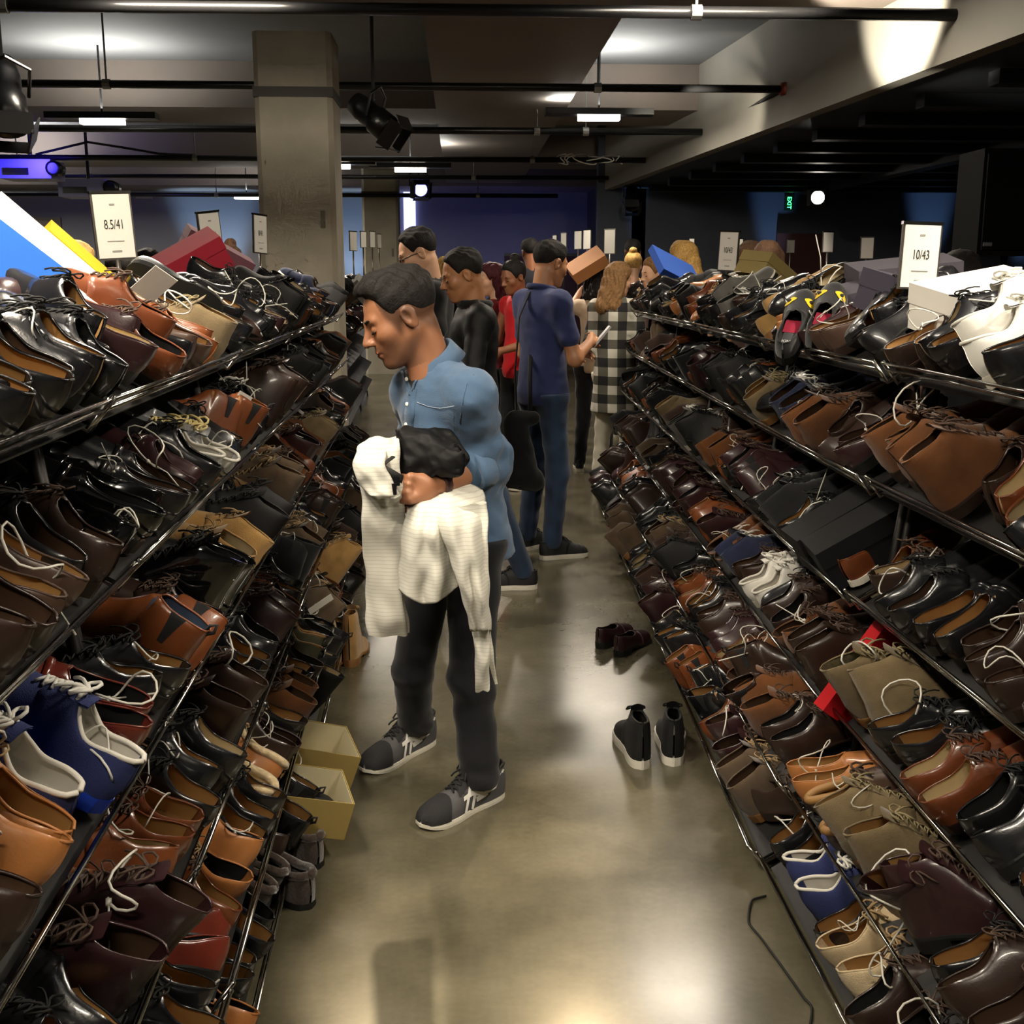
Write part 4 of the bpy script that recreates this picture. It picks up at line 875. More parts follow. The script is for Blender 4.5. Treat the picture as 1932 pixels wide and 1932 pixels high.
    if hair == 'short': hf = lambda q: hair_short(q, seed=base[0]*9)
    elif hair == 'fade': hf = lambda q: hair_short(q, .007, .010, base[0]*5)
    elif hair == 'bun': hf = lambda q: smin(hair_short(q, .010, .008, 3, -.01, False), ell(q, (-.06, 0, .135), (.042, .04, .036))+.003*np.sin(q[..., 0]*140+q[..., 1]*90), .01)
    else:
        L_ = hair if isinstance(hair, (int, float)) else .3
        def hf(q):
            d = hair_short(q, .016, .010, 3, 0, False); qa = q.copy(); qa[..., 1] = np.abs(qa[..., 1])
            x = smin(cone(qa, (-.035, .07, .02), (-.04, .085, -L_), .045, .04), cone(q, (-.075, 0, .03), (-.085, 0, -L_), .062, .07), .05)
            x = x+.005*np.sin(qa[..., 1]*150+q[..., 0]*130+4*np.sin(q[..., 2]*22))+.004*np.sin(q[..., 2]*60+q[..., 0]*90)
            return smin(d, smax(x, -(ell(q, (.06, 0, -.03), (.085, .055, .12))), .01), .02)
    sdf_obj('hair', [(Hf.f(hf), Hf.c-(.2*k if not isinstance(hair, (int, float)) else max(.2, hair+.1)*k), Hf.c+.21*k, hres)], hair_m, e, 1, O)
    eb = MB()
    for sy in (-1, 1): eb.tube([Hf.w((.088, sy*.012, .022))-O, Hf.w((.089, sy*.026, .027))-O, Hf.w((.076, sy*.045, .022))-O], [.0035*k, .004*k, .002*k], 6)
    eb.build('eyebrows', hair_m, e, True)
    ey = MB()
    for sy in (-1, 1): ey.tube([Hf.w((.0855, sy*.021, -.003))-O, Hf.w((.0895, sy*.032, -.002))-O, Hf.w((.083, sy*.044, -.003))-O], .0028*k, 6)
    ey.build('eyes', mat('dark eye', '1a100c', .3), e, True)
    if glasses:
        g = MB()
        for sy in (-1, 1):
            c = [Hf.w((.1, sy*(.034+.023*math.cos(t)), -.004+.018*math.sin(t)))-O for t in np.linspace(0, 2*PI, 14)]; g.tube(c, .0022, 5); g.tube([Hf.w((.1, sy*.057, .002))-O, Hf.w((.04, sy*.077, .006))-O, Hf.w((-.015, sy*.08, .002))-O], .002, 5)
        g.tube([Hf.w((.1, -.012, .002))-O, Hf.w((.108, 0, .004))-O, Hf.w((.1, .012, .002))-O], .002, 5); g.build('glasses', M_blackg, e, True)
    return e, J, Hf, B
# ------------------------------------------------------------------ the man in the foreground
def main_man():
    fw = nz((-.75, -.66, 0)); lf = V(-fw[1], fw[0], 0); up = V(0, 0, 1.)
    mid = P(838, 730, 3.30); J = dict(fwd=fw, k=1.0)
    J['sh_l'] = P(888, 748, 3.17); J['sh_r'] = mid-lf*.14-up*.02; J['neck'] = P(818, 676, 3.29); J['wst'] = P(853, 900, 3.36); J['pel'] = P(858, 1005, 3.38)
    J['el_l'] = P(922, 872, 3.30); J['wr_l'] = P(822, 917, 3.10)
    hf = V(-.985, -.17, 0); Hf = Frame(P(756, 597, 3.26), rot_fwd(hf, math.radians(25)), 1.06)
    e = empty('person', (float(J['pel'][0]), float(J['pel'][1]), 0), 'man in blue chambray shirt and dark jeans looking down, white shirt over arm', 'person'); O = np.array(e.location)
    sk = skin_face('warm brown', '9c6a4c', '4a3428')
    wd = nz(J['wr_l']-J['el_l']); hd = nz(P(768, 922, 3.04)-J['wr_l'])
    nb = nz(V(-.12, -1, .12))
    neck = lambda p: smin(Hf.f(head_f)(p), smin(cone(p, Hf.w((-.036, 0, -.04)), J['neck']-up*.03, .052, .056), cone(p, Hf.w((-.005, 0, -.07)), J['neck']-up*.05+fw*.03, .04, .046), .03), .014)
    hb = bounds([Hf.c], .18)
    def armf(p):
        d = smin(cone(p, J['sh_l'], J['el_l'], .048, .043), cone(p, J['el_l'], J['wr_l']-wd*.02, .047, .029, up, .95), .03)
        return smin(d, hand_f(p, J['wr_l'], hd, nb, 1.5, True, 1.08, .02, (.75, .5)), .014) if 0 else smin(smin(d, hand_f(p, J['wr_l'], hd, nb, 1.5, True, 1.08, .02, (1.25, 1.05)), .012), cone(p, J['wr_l']+hd*.05-nb*.022, J['wr_l']+hd*.095-nb*.026, .022, .024), .012)
    wr_r = P(772, 890, 3.24); el_r = P(795, 850, 3.52)
    def armr(p):
        d = smin(cone(p, J['sh_r'], el_r, .048, .04), cone(p, el_r, wr_r, .042, .028), .03); return smin(d, hand_f(p, wr_r, nz((-.3, -.8, -.3)), V(-.7, .2, .6), .9, False), .014)
    sdf_obj('body', [(neck, np.minimum(hb[0], J['neck']-.12), np.maximum(hb[1], J['neck']+.12), .0036), (armf, *bounds([J['sh_l'], J['el_l'], J['wr_l'], J['wr_l']+hd*.13], .085),   .0042),
                     (armr, *bounds([J['sh_r'], el_r, wr_r], .1), .008)], sk, e, 1, O)
    tone_head(e.children[0], Hf, O)
    # hair: short sides, swept quiff
    def hairf(q):
        d = hair_short(q, .005, .017, 2.0); x, y, z = q[..., 0], q[..., 1], q[..., 2]
        qf = ell(q, (.045, 0, .106), (.04, .05, .019)); qf = qf+.004*np.sin(170*y+60*x)+.003*np.sin(110*x+150*z+40*y)
        return smin(d, qf, .02)
    sdf_obj('hair', [(Hf.f(hairf), Hf.c-.16, Hf.c+.19, .0038)], hairm('black brown', '120e0c'), e, 1, O)
    # stubbly fade at temple is part of the hair; brows, lashes, iris line
    hm = hairm('black brown', '120e0c')
    for sy in (-1, 1):
        MB().tube([Hf.w((.0905, sy*.010, .017))-O, Hf.w((.0925, sy*.022, .025))-O, Hf.w((.086, sy*.036, .027))-O, Hf.w((.072, sy*.049, .020))-O], [.004, .0055, .005, .002], 8, flat=.7).build('eyebrow', hm, e, True)
        MB().tube([Hf.w((.0845, sy*.019, -.0065))-O, Hf.w((.0905, sy*.027, -.0078))-O, Hf.w((.0898, sy*.037, -.0078))-O, Hf.w((.080, sy*.048, -.004))-O], [.0015, .0024, .0026, .0015], 6).build('eyelashes', mat('lash', '140c0a', .5), e, True)
    MB().tube([Hf.w((.0985, y, -.0585-.1*abs(y)**1.2))-O for y in np.linspace(-.021, .021, 7)], [.0015, .004, .0048, .0042, .0048, .004, .0015], 8).build('upper_lip', mat('lip', '7a4536', .45), e, True)
    MB().tube([Hf.w((.0965-.4*y*y*20, y, -.0695))-O for y in np.linspace(-.018, .018, 7)], [.0015, .0045, .0055, .006, .0055, .0045, .0015], 8).build('lower_lip', mat('lip', '7a4536', .45), e, True)
    # chambray shirt
    ch = bpy.data.materials.new('chambray'); ch.use_nodes = True; nt = ch.node_tree; b = nt.nodes['Principled BSDF']; b.inputs['Roughness'].default_value = .85; b.inputs['Sheen Weight'].default_value = .2; b.inputs['Specular IOR Level'].default_value = .25
    tc = nt.nodes.new('ShaderNodeTexCoord'); w1 = nt.nodes.new('ShaderNodeTexWave'); w1.inputs['Scale'].default_value = 210; w1.inputs['Distortion'].default_value = 3; w1.bands_direction = 'DIAGONAL'
    n_ = nt.nodes.new('ShaderNodeTexNoise'); n_.inputs['Scale'].default_value = 7; n_.inputs['Detail'].default_value = 4
    m1 = nt.nodes.new('ShaderNodeMixRGB'); m1.inputs[1].default_value = lin('46607f'); m1.inputs[2].default_value = lin('5b7796'); m2 = nt.nodes.new('ShaderNodeMixRGB'); m2.blend_type = 'MULTIPLY'; m2.inputs[0].default_value = .35
    nt.links.new(tc.outputs['Object'], w1.inputs['Vector']); nt.links.new(tc.outputs['Object'], n_.inputs['Vector']); nt.links.new(w1.outputs['Fac'], m1.inputs[0]); nt.links.new(m1.outputs[0], m2.inputs[1]); nt.links.new(n_.outputs['Fac'], m2.inputs[2]); nt.links.new(m2.outputs[0], b.inputs['Base Color'])
    bp = nt.nodes.new('ShaderNodeBump'); bp.inputs['Strength'].default_value = .25; bp.inputs['Distance'].default_value = .001; nt.links.new(w1.outputs['Fac'], bp.inputs['Height']); nt.links.new(bp.outputs[0], b.inputs['Normal'])
    tf = torso_f(J, .004); hem = float(P(925, 1045, 3.4)[2]); cuff = J['el_l']+(J['wr_l']-J['el_l'])*.36
    ua = nz(J['el_l']-J['sh_l']); fa = nz(cuff-J['el_l'])
    def shirt(p):
        d = tf(p); d = smin(d, cone(p, J['neck']-up*.055, J['sh_l']+up*.012, .05, .052), .05); d = smin(d, cone(p, J['wst'], P(878, 1050, 3.42), .135, .165, fw, 1.15), .06)
        s = smin(cone(p, J['sh_l'], J['el_l'], .057, .066), cone(p, J['el_l'], cuff, .064, .058), .03)
        # creases gather at the elbow
        q = p-np.array(J['el_l'], f32); al = q@np.array(ua, f32); be = q@np.array(fa, f32); near = np.exp(-(np.linalg.norm(q, axis=-1)/.11)**2)
        s = s+near*.009*np.sin(80*(al-be)+3*np.sin(25*q[..., 2]))
        d = smin(d, s, .055)
        s2 = smin(cone(p, J['sh_r'], el_r, .068, .058), cone(p, el_r, wr_r+(el_r-wr_r)*.6, .058, .05), .03); d = smin(d, s2, .03)
        d = d+.002*wob(p, 15, 2.2)+.0028*wob(p, 40, .7)+.0018*wob(p, 85, 1.7)
        # belly folds under the pocket
        q = p-np.array(P(850, 830, 3.2), f32); d = d+.006*np.exp(-(q[..., 2]/.09)**2)*np.sin(70*q[..., 2]+14*q[..., 0]+2*np.sin(30*q[..., 0]))
        d = smax(d, hem-p[..., 2], .006)
        return smax(d, -cone(p, J['neck']-up*.035+fw*.01, J['neck']+up*.2+fw*.02, .064, .075), .01)
    lo, hi = bounds([J[q] for q in ('sh_l', 'sh_r', 'pel', 'neck', 'el_l')]+[cuff, el_r, P(880, 1045, 3.42)], .2)
    sh = sdf_obj('shirt', [(shirt, lo, hi, .0075)], ch, e, 1, O)
    def proj(q, off=.002):
        q = np.array(q, float)
        for _ in range(6):
            d = float(shirt(np.array(q, f32)[None])[0]); h_ = .004; g = np.array([float(shirt(np.array(q+h_*ax, f32)[None])[0])-d for ax in np.eye(3)]); g /= np.linalg.norm(g)+1e-9; q = q-(d-off)*g
        return q
    def hitp(px, py, off=.002):
        ds = np.arange(2.8, 3.7, .006); pts = np.array([P(px, py, d) for d in ds], f32); v_ = shirt(pts); i = np.argmax(v_ < 0); d0 = ds[i] if v_[i] < 0 else 3.2
        return proj(P(px, py, d0-.003), off)
    # rolled cuff: a thick turned-back band
    cu = MB(); a_ = nz(np.cross(fa, up)); b2 = np.cross(fa, a_); rows = []
    for t, r in ((-.045, .060), (-.048, .072), (-.034, .077), (.0, .075), (.022, .072), (.026, .060), (.0, .05)):
        rows.append([cuff+fa*(t+.006*math.sin(2*an+1))+(a_*math.cos(an)+b2*math.sin(an)*.92)*(r+.002*math.sin(5*an)) for an in np.linspace(0, 2*PI, 25)])
    grid(cu, np.array(rows)-O); cu.build('rolled_cuff', ch, sh, True, 1e-5)
    # collar: stand and two pointed leaves
    nk = J['neck']; ax = nz(up*.9+fw*.32+V(-.2, 0, 0)); cr = nz(np.cross(ax, fw)); cf = np.cross(cr, ax)   # cr: to his right, cf: forward
    if np.dot(cf, fw) < 0: cf = -cf
    cn = nk-ax*.012
    def ringp(th, r, hgt): return cn+(cf*math.cos(th)*1.02+cr*math.sin(th))*r+ax*hgt   # th 0 front, pi back
    co = MB()
    ths = np.linspace(.28, 2*PI-.28, 33)
    rows = [[ringp(t, .060, -.03) for t in ths], [ringp(t, .060, .0) for t in ths], [ringp(t, .062, .030-.010*math.cos(t)) for t in ths]]
    edge = []
    for t in ths:
        fr = math.exp(-(min(t-.28, 2*PI-.28-t)/.55)**2)     # towards the front point
        edge.append((ringp(t, .068, .027-.010*math.cos(t)), ringp(t, .086+.016*fr, -.016-.050*fr)))
    rows += [[a for a, _ in edge], [b_ for _, b_ in edge]]
    grid(co, np.array(rows)-O); cob = co.build('collar', ch, sh, True)
    md = cob.modifiers.new('thickness', 'SOLIDIFY'); md.thickness = .0025; md.offset = 0
    # open V showing the dark tee, placket, buttons, pocket seam
    tee = MB(); g_ = []
    for i in np.linspace(0, 1, 8):
        l_ = V(764, 700)*(1-i)+V(779, 738)*i; r_ = V(796, 692)*(1-i)+V(780, 738)*i; g_.append([hitp(*(l_*(1-j)+r_*j), .003) for j in np.linspace(0, 1, 6)])
    grid(tee, np.array(g_)-O); tee.build('tee_shirt', cloth('black tee', '0d0f12'), e, True)
    for x0, y0, nm in ((797, 694, 'placket_edge'), (763, 702, 'placket_edge')):
        MB().tube([hitp(x0+(779-x0)*i+(0 if x0 > 780 else -4), y0+44*i, .003)-O for i in np.linspace(0, 1, 8)], .004, 6, flat=.6).build(nm, ch, sh, True)
    pl = MB(); g_ = []
    for i in np.linspace(0, 1, 14):
        c = V(778-9*i, 735+80*i); g_.append([hitp(c[0]+s_*9, c[1], .0038 if abs(s_) < .95 else .0005) for s_ in (-1, -.9, 0, .9, 1)])
    grid(pl, np.array(g_)-O); pl.build('placket', ch, sh, True)
    for x, y in ((806, 697), (770, 717), (771, 763), (769, 800)):
        q = hitp(x, y, .006); R = Vector(nz(V(-.5, -.85, .1))).to_track_quat('Z', 'Y').to_matrix()
        if y < 700: q = q+V(-.006, -.014, .004)
        MB().lathe(q-O, [(.0055, -.001), (.006, .0005), (.004, .0016), (.001, .001)], 12, R=R).build('button', mat('white button', 'e8e8e2', .25), sh, True)
    pk = MB(); g_ = []
    for i in np.linspace(0, 1, 8):
        g_.append([hitp(790+66*j, 760+6*math.sin(PI*j)+6*j+70*i, .003 if (0 < i < 1 and 0 < j < 1) else .0004) for j in np.linspace(0, 1, 9)])
    grid(pk, np.array(g_)-O); pk.build('chest_pocket', ch, sh, True)
    st = MB(); st.tube([hitp(788+70*j, 759+7*math.sin(PI*j)+6*j, .0036)-O for j in np.linspace(0, 1, 12)], .0009, 5); st.build('pocket_stitching', mat('pale stitching', 'a8b4c2', .8), sh, True)
    sm_ = MB(); sm_.tube([hitp(x, y, .0005)-O for x, y in ((868, 800), (872, 760), (880, 725), (893, 706))], .0022, 5); sm_.build('shoulder_seam', ch, sh, True)
    # jeans
    hl = J['pel']+lf*.085-up*.01; hr = J['pel']-lf*.085-up*.01
    kl = P(890, 1275, 3.26); kr = P(779, 1262, 3.50); anl = Pz(906, 1470, .09); anr = Pz(784, 1372, .09)
    def jeans(p):
        d = cone(p, hl, hr, .098, .098)
        for h_, k_, a_2, r in ((hl, kl, anl, 1.0), (hr, kr, anr, .97)):
            d = smin(d, smin(cone(p, h_, k_, .090*r, .066*r), cone(p, k_, a_2, .066*r, .058*r), .03), .035)
            q = p-np.array(a_2, f32); d = d-.010*np.exp(-((q[..., 2]-.03)/.05)**2)*np.exp(-(np.linalg.norm(q[..., :2], axis=-1)/.1)**2)*(.5+.5*np.sin(110*q[..., 2]+12*q[..., 0]))
            q = p-np.array(k_, f32); d = d+.004*np.exp(-(q[..., 2]/.08)**2)*np.sin(60*q[..., 2]+18*q[..., 0])
        d = d+.004*wob(p, 26, 1.1)
        return smax(smax(d, .075-p[..., 2], .006), p[..., 2]-(J['pel'][2]+.0), .01)
    sdf_obj('jeans', [(jeans, *bounds([hl, hr, kl, kr, anl, anr], .13), .009)], cloth('dark denim', '0e0f15', .9, .4, 500, .2), e, 1, O)
    # retro runners with crossing white stripes
    gm = (UP['grey'], LIN['black'], SOL['white'], LAC['black'], M_buckle, None)
    GR = mat('charcoal grey suede', '4b4a4c', .8, bump=.3, bscale=400); gm = (GR,)+gm[1:]
    shs = Shoe(L=.295, toe=0, s1=.42, g0=.024, wid=.98, heel=.013, plate=.003, flat=True, welt=.002, H=((0, .082), (.12, .07), (.26, .054), (.36, .066), (.44, .088), (.6, .062), (.75, .046), (.9, .036), (1, .014)))
    for heel, toe, sd in ((Pz(946, 1497), Pz(792, 1566), 1), (Pz(816, 1397), Pz(686, 1462), 1)):
        x = np.linalg.norm(toe-heel); u = put_shoe(e, 'runner', heel, toe, gm, x/.298, O)
        bk = MB()
        for s2 in (-1, 1):
            aa = np.linspace(0, PI/2, 8); grid(bk, np.array([shs.S(np.linspace(.74+.04*math.cos(a*2), 1, 9), np.full(9, a), s2, .0028) for a in aa]), s2 < 0)   # black toe
            grid(bk, np.array([shs.S(np.linspace(.43, .66-.03*a, 7), np.full(7, a), s2, .0034) for a in np.linspace(.85, PI/2, 6)]), s2 < 0)              # lace facing
        mobj('toe_guard', bk.mesh('toe_guard', True), mat('black suede guard', '1b1b1d', .85, bump=.4, bscale=400), u)
        wt = MB()
        for s2 in (-1, 1):
            def band(pts, wdt):
                L_ = []; R_ = []
                for i, (xx, a) in enumerate(pts):
                    j0, j1 = pts[max(i-1, 0)], pts[min(i+1, len(pts)-1)]; tx, ta = (j1[0]-j0[0])*.295, (j1[1]-j0[1])*.06; n0 = math.hypot(tx, ta); ox, oa = -ta/n0*wdt/.295, tx/n0*wdt/.06
                    L_.append(shs.S(xx+ox, min(max(a+oa, 0), 1.5), s2, .0042)); R_.append(shs.S(xx-ox, min(max(a-oa, 0), 1.5), s2, .0042))
                grid(wt, np.array([L_, R_]), s2 > 0)
            band([(.60, .0), (.56, .35), (.50, .75), (.46, 1.05)], .0055); band([(.50, .0), (.46, .35), (.40, .75), (.36, 1.1)], .0055)
            band([(.60, .62), (.48, .5), (.34, .42), (.2, .55), (.06, 1.0)], .0055); band([(.44, .22), (.36, .32), (.3, .42)], .005)
        mobj('white_stripes', wt.mesh('white_stripes', True), mat('white stripe', 'e2e0da', .5), u)
    # leather strap watch
    wa = MB(); wc = J['wr_l']-wd*.022; a1 = nz(np.cross(wd, up)); b1 = np.cross(wd, a1)
    rows = [[wc+wd*t+(a1*math.cos(an)+b1*math.sin(an))*r for an in np.linspace(0, 2*PI, 21)] for t, r in ((-.013, .031), (-.012, .036), (.012, .035), (.013, .030))]
    grid(wa, np.array(rows)-O); w_ = wa.build('watch', mat('dark brown strap', '3a211b', .5, bump=.3, bscale=200), e, True)
    R = Vector(nz(V(.1, -.45, -.9))).to_track_quat('Z', 'Y').to_matrix(); MB().lathe(wc+nz(V(.1, -.45, -.9))*.036-O, [(.018, -.004), (.019, .003), (.016, .006), (.001, .007)], 18, R=R).build('watch_case', mat('steel case', '8a8a88', .2, metal=1), w_, True)
    return e, J, O, hd
MAN, MJ, MO, MHD = main_man()
# black folded bag held against the belly, with a loose strap
def crumple(name, m, blobs, amp, h, label, cat, sc=30):
    def f(p):
        d = None
        for a, b_, r1_, r2_, fa, k in blobs: x = cone(p, a, b_, r1_, r2_, fa, k); d = x if d is None else smin(d, x, .025)
        return d+amp*wob(p, sc, 1.3)+amp*.9*np.abs(wob(p, sc*1.7, 4))+amp*.4*np.abs(wob(p, sc*4, 2))
    pts = [b[0] for b in blobs]+[b[1] for b in blobs]; return tag(sdf_obj(name, [(f, *bounds(pts, max(b[2] for b in blobs)+.03), h)], m), label, cat)
fv = V(-.55, -.8, .1)
crumple('black_bag', mat('black nylon', '0a0a0b', .6, bump=.6, bscale=45, spec=.2), [(P(775, 850, 3.12), P(850, 868, 3.08), .062, .055, fv, 1.9), (P(768, 830, 3.15), P(845, 832, 3.14), .040, .045, fv, 1.6), (P(768, 880, 3.10), P(800, 892, 3.09), .045, .04, fv, 1.8), (P(850, 845, 3.12), P(872, 862, 3.10), .04, .03, fv, 1.5)], .012, .006, 'crumpled black nylon bag clutched against the man\'s belly', 'bag')
def ribbon(pts, w, side, m, name, label, cat, thick=.004):
    mb = MB(); pts = [np.array(p) for p in pts]; side = np.array(side, float)
    grid(mb, np.array([[p-side*w/2 for p in pts], [p+side*w/2 for p in pts]])); o = mb.build(name, m, None, True); md = o.modifiers.new('thickness', 'SOLIDIFY'); md.thickness = thick; return tag(o, label, cat) if label else o
o = ribbon([P(700, 876, 3.02), P(722, 884, 3.0), P(742, 895, 2.99), P(760, 905, 3.01)], .022, nz((.25, 0, 1)), mat('black webbing', '161716', .8, bump=.5, bscale=400), 'black_strap', 'black webbing strap with a plastic clip hanging beside the hand', 'strap')
MB().box(P(735, 908, 3.0), (.055, .02, .022)).build('strap_buckle', M_blackg, o); MB().tube([P(742, 862, 3.03), P(728, 872, 3.01), P(718, 884, 3.0)], .009, 6, flat=.4).build('strap_loop', mat('black webbing', '161716'), o, True)
MB().box(P(731, 921, 3.0), (.05, .035, .03)).build('strap_clip', M_blackg, o)
# the white shirt hanging over the forearm
wm = bpy.data.materials.new('white grid check cotton'); wm.use_nodes = True; nt = wm.node_tree; b = nt.nodes['Principled BSDF']; b.inputs['Roughness'].default_value = .9; b.inputs['Sheen Weight'].default_value = .1; b.inputs['Specular IOR Level'].default_value = .2
tc = nt.nodes.new('ShaderNodeTexCoord'); wv = nt.nodes.new('ShaderNodeTexWave'); wv.inputs['Scale'].default_value = 30; wv.inputs['Distortion'].default_value = 1.2; wv.inputs['Detail'].default_value = 1; wv.bands_direction = 'Z'
rp = nt.nodes.new('ShaderNodeValToRGB'); rp.color_ramp.elements[0].position = .0; rp.color_ramp.elements[0].color = lin('bebcb0'); rp.color_ramp.elements[1].position = .16; rp.color_ramp.elements[1].color = lin('d2d0c5')
nt.links.new(tc.outputs['Object'], wv.inputs['Vector']); nt.links.new(wv.outputs['Fac'], rp.inputs['Fac']); nt.links.new(rp.outputs['Color'], b.inputs['Base Color'])
WS = empty('white_shirt', tuple(P(790, 940, 3.05)), 'white check shirt hung over the man\'s forearm, sleeves dangling', 'shirt'); WO = np.array(WS.location)
def wrk(rows, amp):
    a = np.array(rows, float); w_ = wob(a, 26, 1.0)*.9+wob(a*np.array([1, 1, .6]), 60, 2.0)*.5+.9*np.abs(wob(a*np.array([1.4, 1, .35]), 38, 5.0)); a[..., 1] -= amp*w_; a[..., 0] += amp*.5*wob(a, 35, 3); return a
def tubecloth(keys, name, n=60, m_=36, amp=.008, ph=0, flat=.42):
    """keys: (px, py, d, half width m); lofted flat tube with folds"""
    ks = np.array(keys, float); t = np.linspace(0, 1, len(ks)); fi = [pch(t, ks[:, i]) for i in range(4)]; rows = []
    for u in np.linspace(0, 1, n):
        px, py, d, w = [float(f(u)) for f in fi]; c = P(px, py, d); r = []
        for an in np.linspace(0, 2*PI, m_+1):
            k = 1+.10*math.sin(3*an+5*u+ph)+.06*math.sin(5*an-9*u+ph); r.append(c+V(math.cos(an)*w*k, math.sin(an)*w*flat*k+amp*math.sin(14*u+an+ph), amp*.4*math.sin(4*an+20*u)))
        rows.append(r)
    mb = MB(); R_ = wrk(rows, .006); R_[:, -1] = R_[:, 0]; grid(mb, R_-WO); return mb.build(name, wm, WS, True, 1e-5)
def sheet(L_, R_, name, n=60, m_=44, amp=.014, ph=0, folds=3.0, bow=0.0, d0=0):
    L_ = np.array(L_, float); R_ = np.array(R_, float); fl = [pch(np.linspace(0, 1, len(L_)), L_[:, i]) for i in range(3)]; fr = [pch(np.linspace(0, 1, len(R_)), R_[:, i]) for i in range(3)]; rows = []
    for u in np.linspace(0, 1, n):
        a = [float(f(u)) for f in fl]; c = [float(f(u)) for f in fr]; r = []
        for v_ in np.linspace(0, 1, m_):
            q = [a[i]*(1-v_)+c[i]*v_ for i in range(3)]; q[1] += bow*math.sin(PI*v_)*u; r.append(P(q[0], q[1], q[2]+amp*math.sin(folds*2*PI*v_+2.2*u+ph)*(.3+.7*u)-.05*math.sin(PI*v_)))
        rows.append(r)
    mb = MB(); grid(mb, wrk(rows, .008)-WO); o = mb.build(name, wm, WS, True); md = o.modifiers.new('thickness', 'SOLIDIFY'); md.thickness = .003; return o
tubecloth([(722, 826, 3.12, .04), (712, 850, 3.07, .055), (716, 900, 3.06, .058), (722, 950, 3.07, .054), (724, 1020, 3.08, .054), (727, 1100, 3.09, .053), (733, 1160, 3.10, .056), (737, 1198, 3.10, .054)], 'sleeve', ph=.6)
tubecloth([(700, 843, 3.08, .03), (698, 870, 3.02, .045), (710, 905, 3.00, .045), (722, 930, 3.0, .04), (728, 938, 3.0, .034)], 'bunched_cuff', ph=2.0, amp=.004, flat=.7)
sheet([(776, 922, 3.18), (768, 962, 3.06), (760, 1005, 3.02), (756, 1060, 3.03), (753, 1112, 3.04)], [(846, 915, 3.2), (848, 960, 3.06), (848, 1005, 3.02), (862, 1060, 3.03), (864, 1106, 3.04)], 'shirt_front', ph=.3, folds=2.2, bow=30)
sheet([(800, 912, 3.22), (812, 955, 3.05), (828, 1000, 2.99), (848, 1050, 2.99), (872, 1120, 3.01), (890, 1190, 3.05)], [(893, 890, 3.28), (914, 950, 3.14), (912, 1000, 3.06), (916, 1050, 3.05), (921, 1120, 3.05), (924, 1190, 3.07)], 'shirt_side', ph=1.7, folds=1.6, amp=.018)
tubecloth([(880, 950, 3.06, .05), (892, 1020, 3.05, .040), (900, 1100, 3.05, .032), (907, 1180, 3.06, .024), (911, 1250, 3.07, .021), (911, 1304, 3.08, .020)], 'sleeve', ph=1.2)
tubecloth([(915, 1150, 3.08, .008), (922, 1210, 3.09, .008), (930, 1255, 3.09, .007), (937, 1291, 3.10, .004)], 'cuff_flap', ph=.2, amp=.002)
0 and tubecloth([(786, 958, 3.06, .012), (815, 950, 3.06, .03), (860, 944, 3.08, .035), (898, 946, 3.11, .03), (917, 958, 3.13, .008)], 'shirt_yoke', ph=2.4, flat=1.3, amp=.006)
# ------------------------------------------------------------------ the other people
def base_at(px, d): p = P(px, 700, d); return (float(p[0]), float(p[1]))
S_tan = skin('light tan', 'c08a66'); S_pale = skin('pale', 'd8a888'); S_brown = skin('mid brown', '8a5638'); S_dark = skin('dark brown', '5c3826')
H_blk = hairm('black', '15110f'); H_brn = hairm('brown', '4a3322'); H_bld = hairm('blonde', 'b08a4e'); H_red = hairm('burgundy', '3d0f1a'); H_lbr = hairm('light brown', '7a5a38')
denim = cloth('blue denim', '24344c', .9, .4, 400, .35, vscale=5); dk = cloth('black denim', '101116'); lden = cloth('faded denim', '35486a', .9, .4, 400, .3)
# man in black bomber jacket
bk = mat('black satin jacket', '0f0f11', .6, spec=.3, bump=.25, bscale=60, var=.3)
e, J, Hf, B = person('person', base_at(893, 5.55), 188, 1.70, 'man in black bomber jacket with a shaved undercut, facing left', bk, denim, skin('tan', 'a9744f'), H_blk, 'fade', 0, .32, ((.05, .24, 1.14), (.28, .12, 1.08)), ((.05, -.24, 1.14), (.28, -.1, 1.08)), 'long', .011, .0055, shoe_mats('dull', None, 'white'), fat=.012, stance=.08, step=.16)
O = np.array(e.location)
MB().tube([J['neck']+.07*(np.array([math.cos(t), math.sin(t), 0]))-O+V(0, 0, -.012) for t in np.linspace(0, 2*PI, 20)], .02, 8).build('rib_collar', cloth('black rib', '0d0d0f'), e, True)
# man with glasses in a black tee
person('person', base_at(812, 6.3), 185, 1.83, 'tall man in black tee with glasses, behind the jacket man', cloth('black tee2', '0c0c10'), dk, S_pale, H_blk, 'fade', 0, .40, ((-.02, .23, 1.14), (.08, .22, .9)), ((-.02, -.23, 1.14), (.08, -.22, .9)), 'short', .012, .0055, fat=.01, glasses=True)
# man in navy polo, seen from behind
polo = cloth('navy polo', '2c3560', .85, .5, 600, .1)
e, J, Hf, B = person('person', base_at(1024, 6.45), 30, 1.77, 'man in navy polo and jeans with his back to the camera', polo, denim, skin('polo tan', 'b5805c'), H_blk, 'fade', .1, .25, ((.03, .22, 1.13), (.24, .1, 1.14)), ((.06, -.22, 1.12), (.25, -.10, 1.20)), 'short', .011, .0055, shoe_mats('dull', None, 'white'), fat=.012, stance=.11)
O = np.array(e.location)
MB().tube([J['neck']+.072*(J['fwd']*math.cos(t)+np.array([-J['fwd'][1], J['fwd'][0], 0])*math.sin(t))-O+V(0, 0, .0-.012*math.cos(t)) for t in np.linspace(0, 2*PI, 22)], .016, 8).build('polo_collar', polo, e, True)
MB().box(J['wr_r']+V(.07, .05, .03)-O, (.012, .08, .15), Matrix.Rotation(.7, 3, 'Y')).build('phone_case', mat('white phone', 'd0d0d2', .3), e)
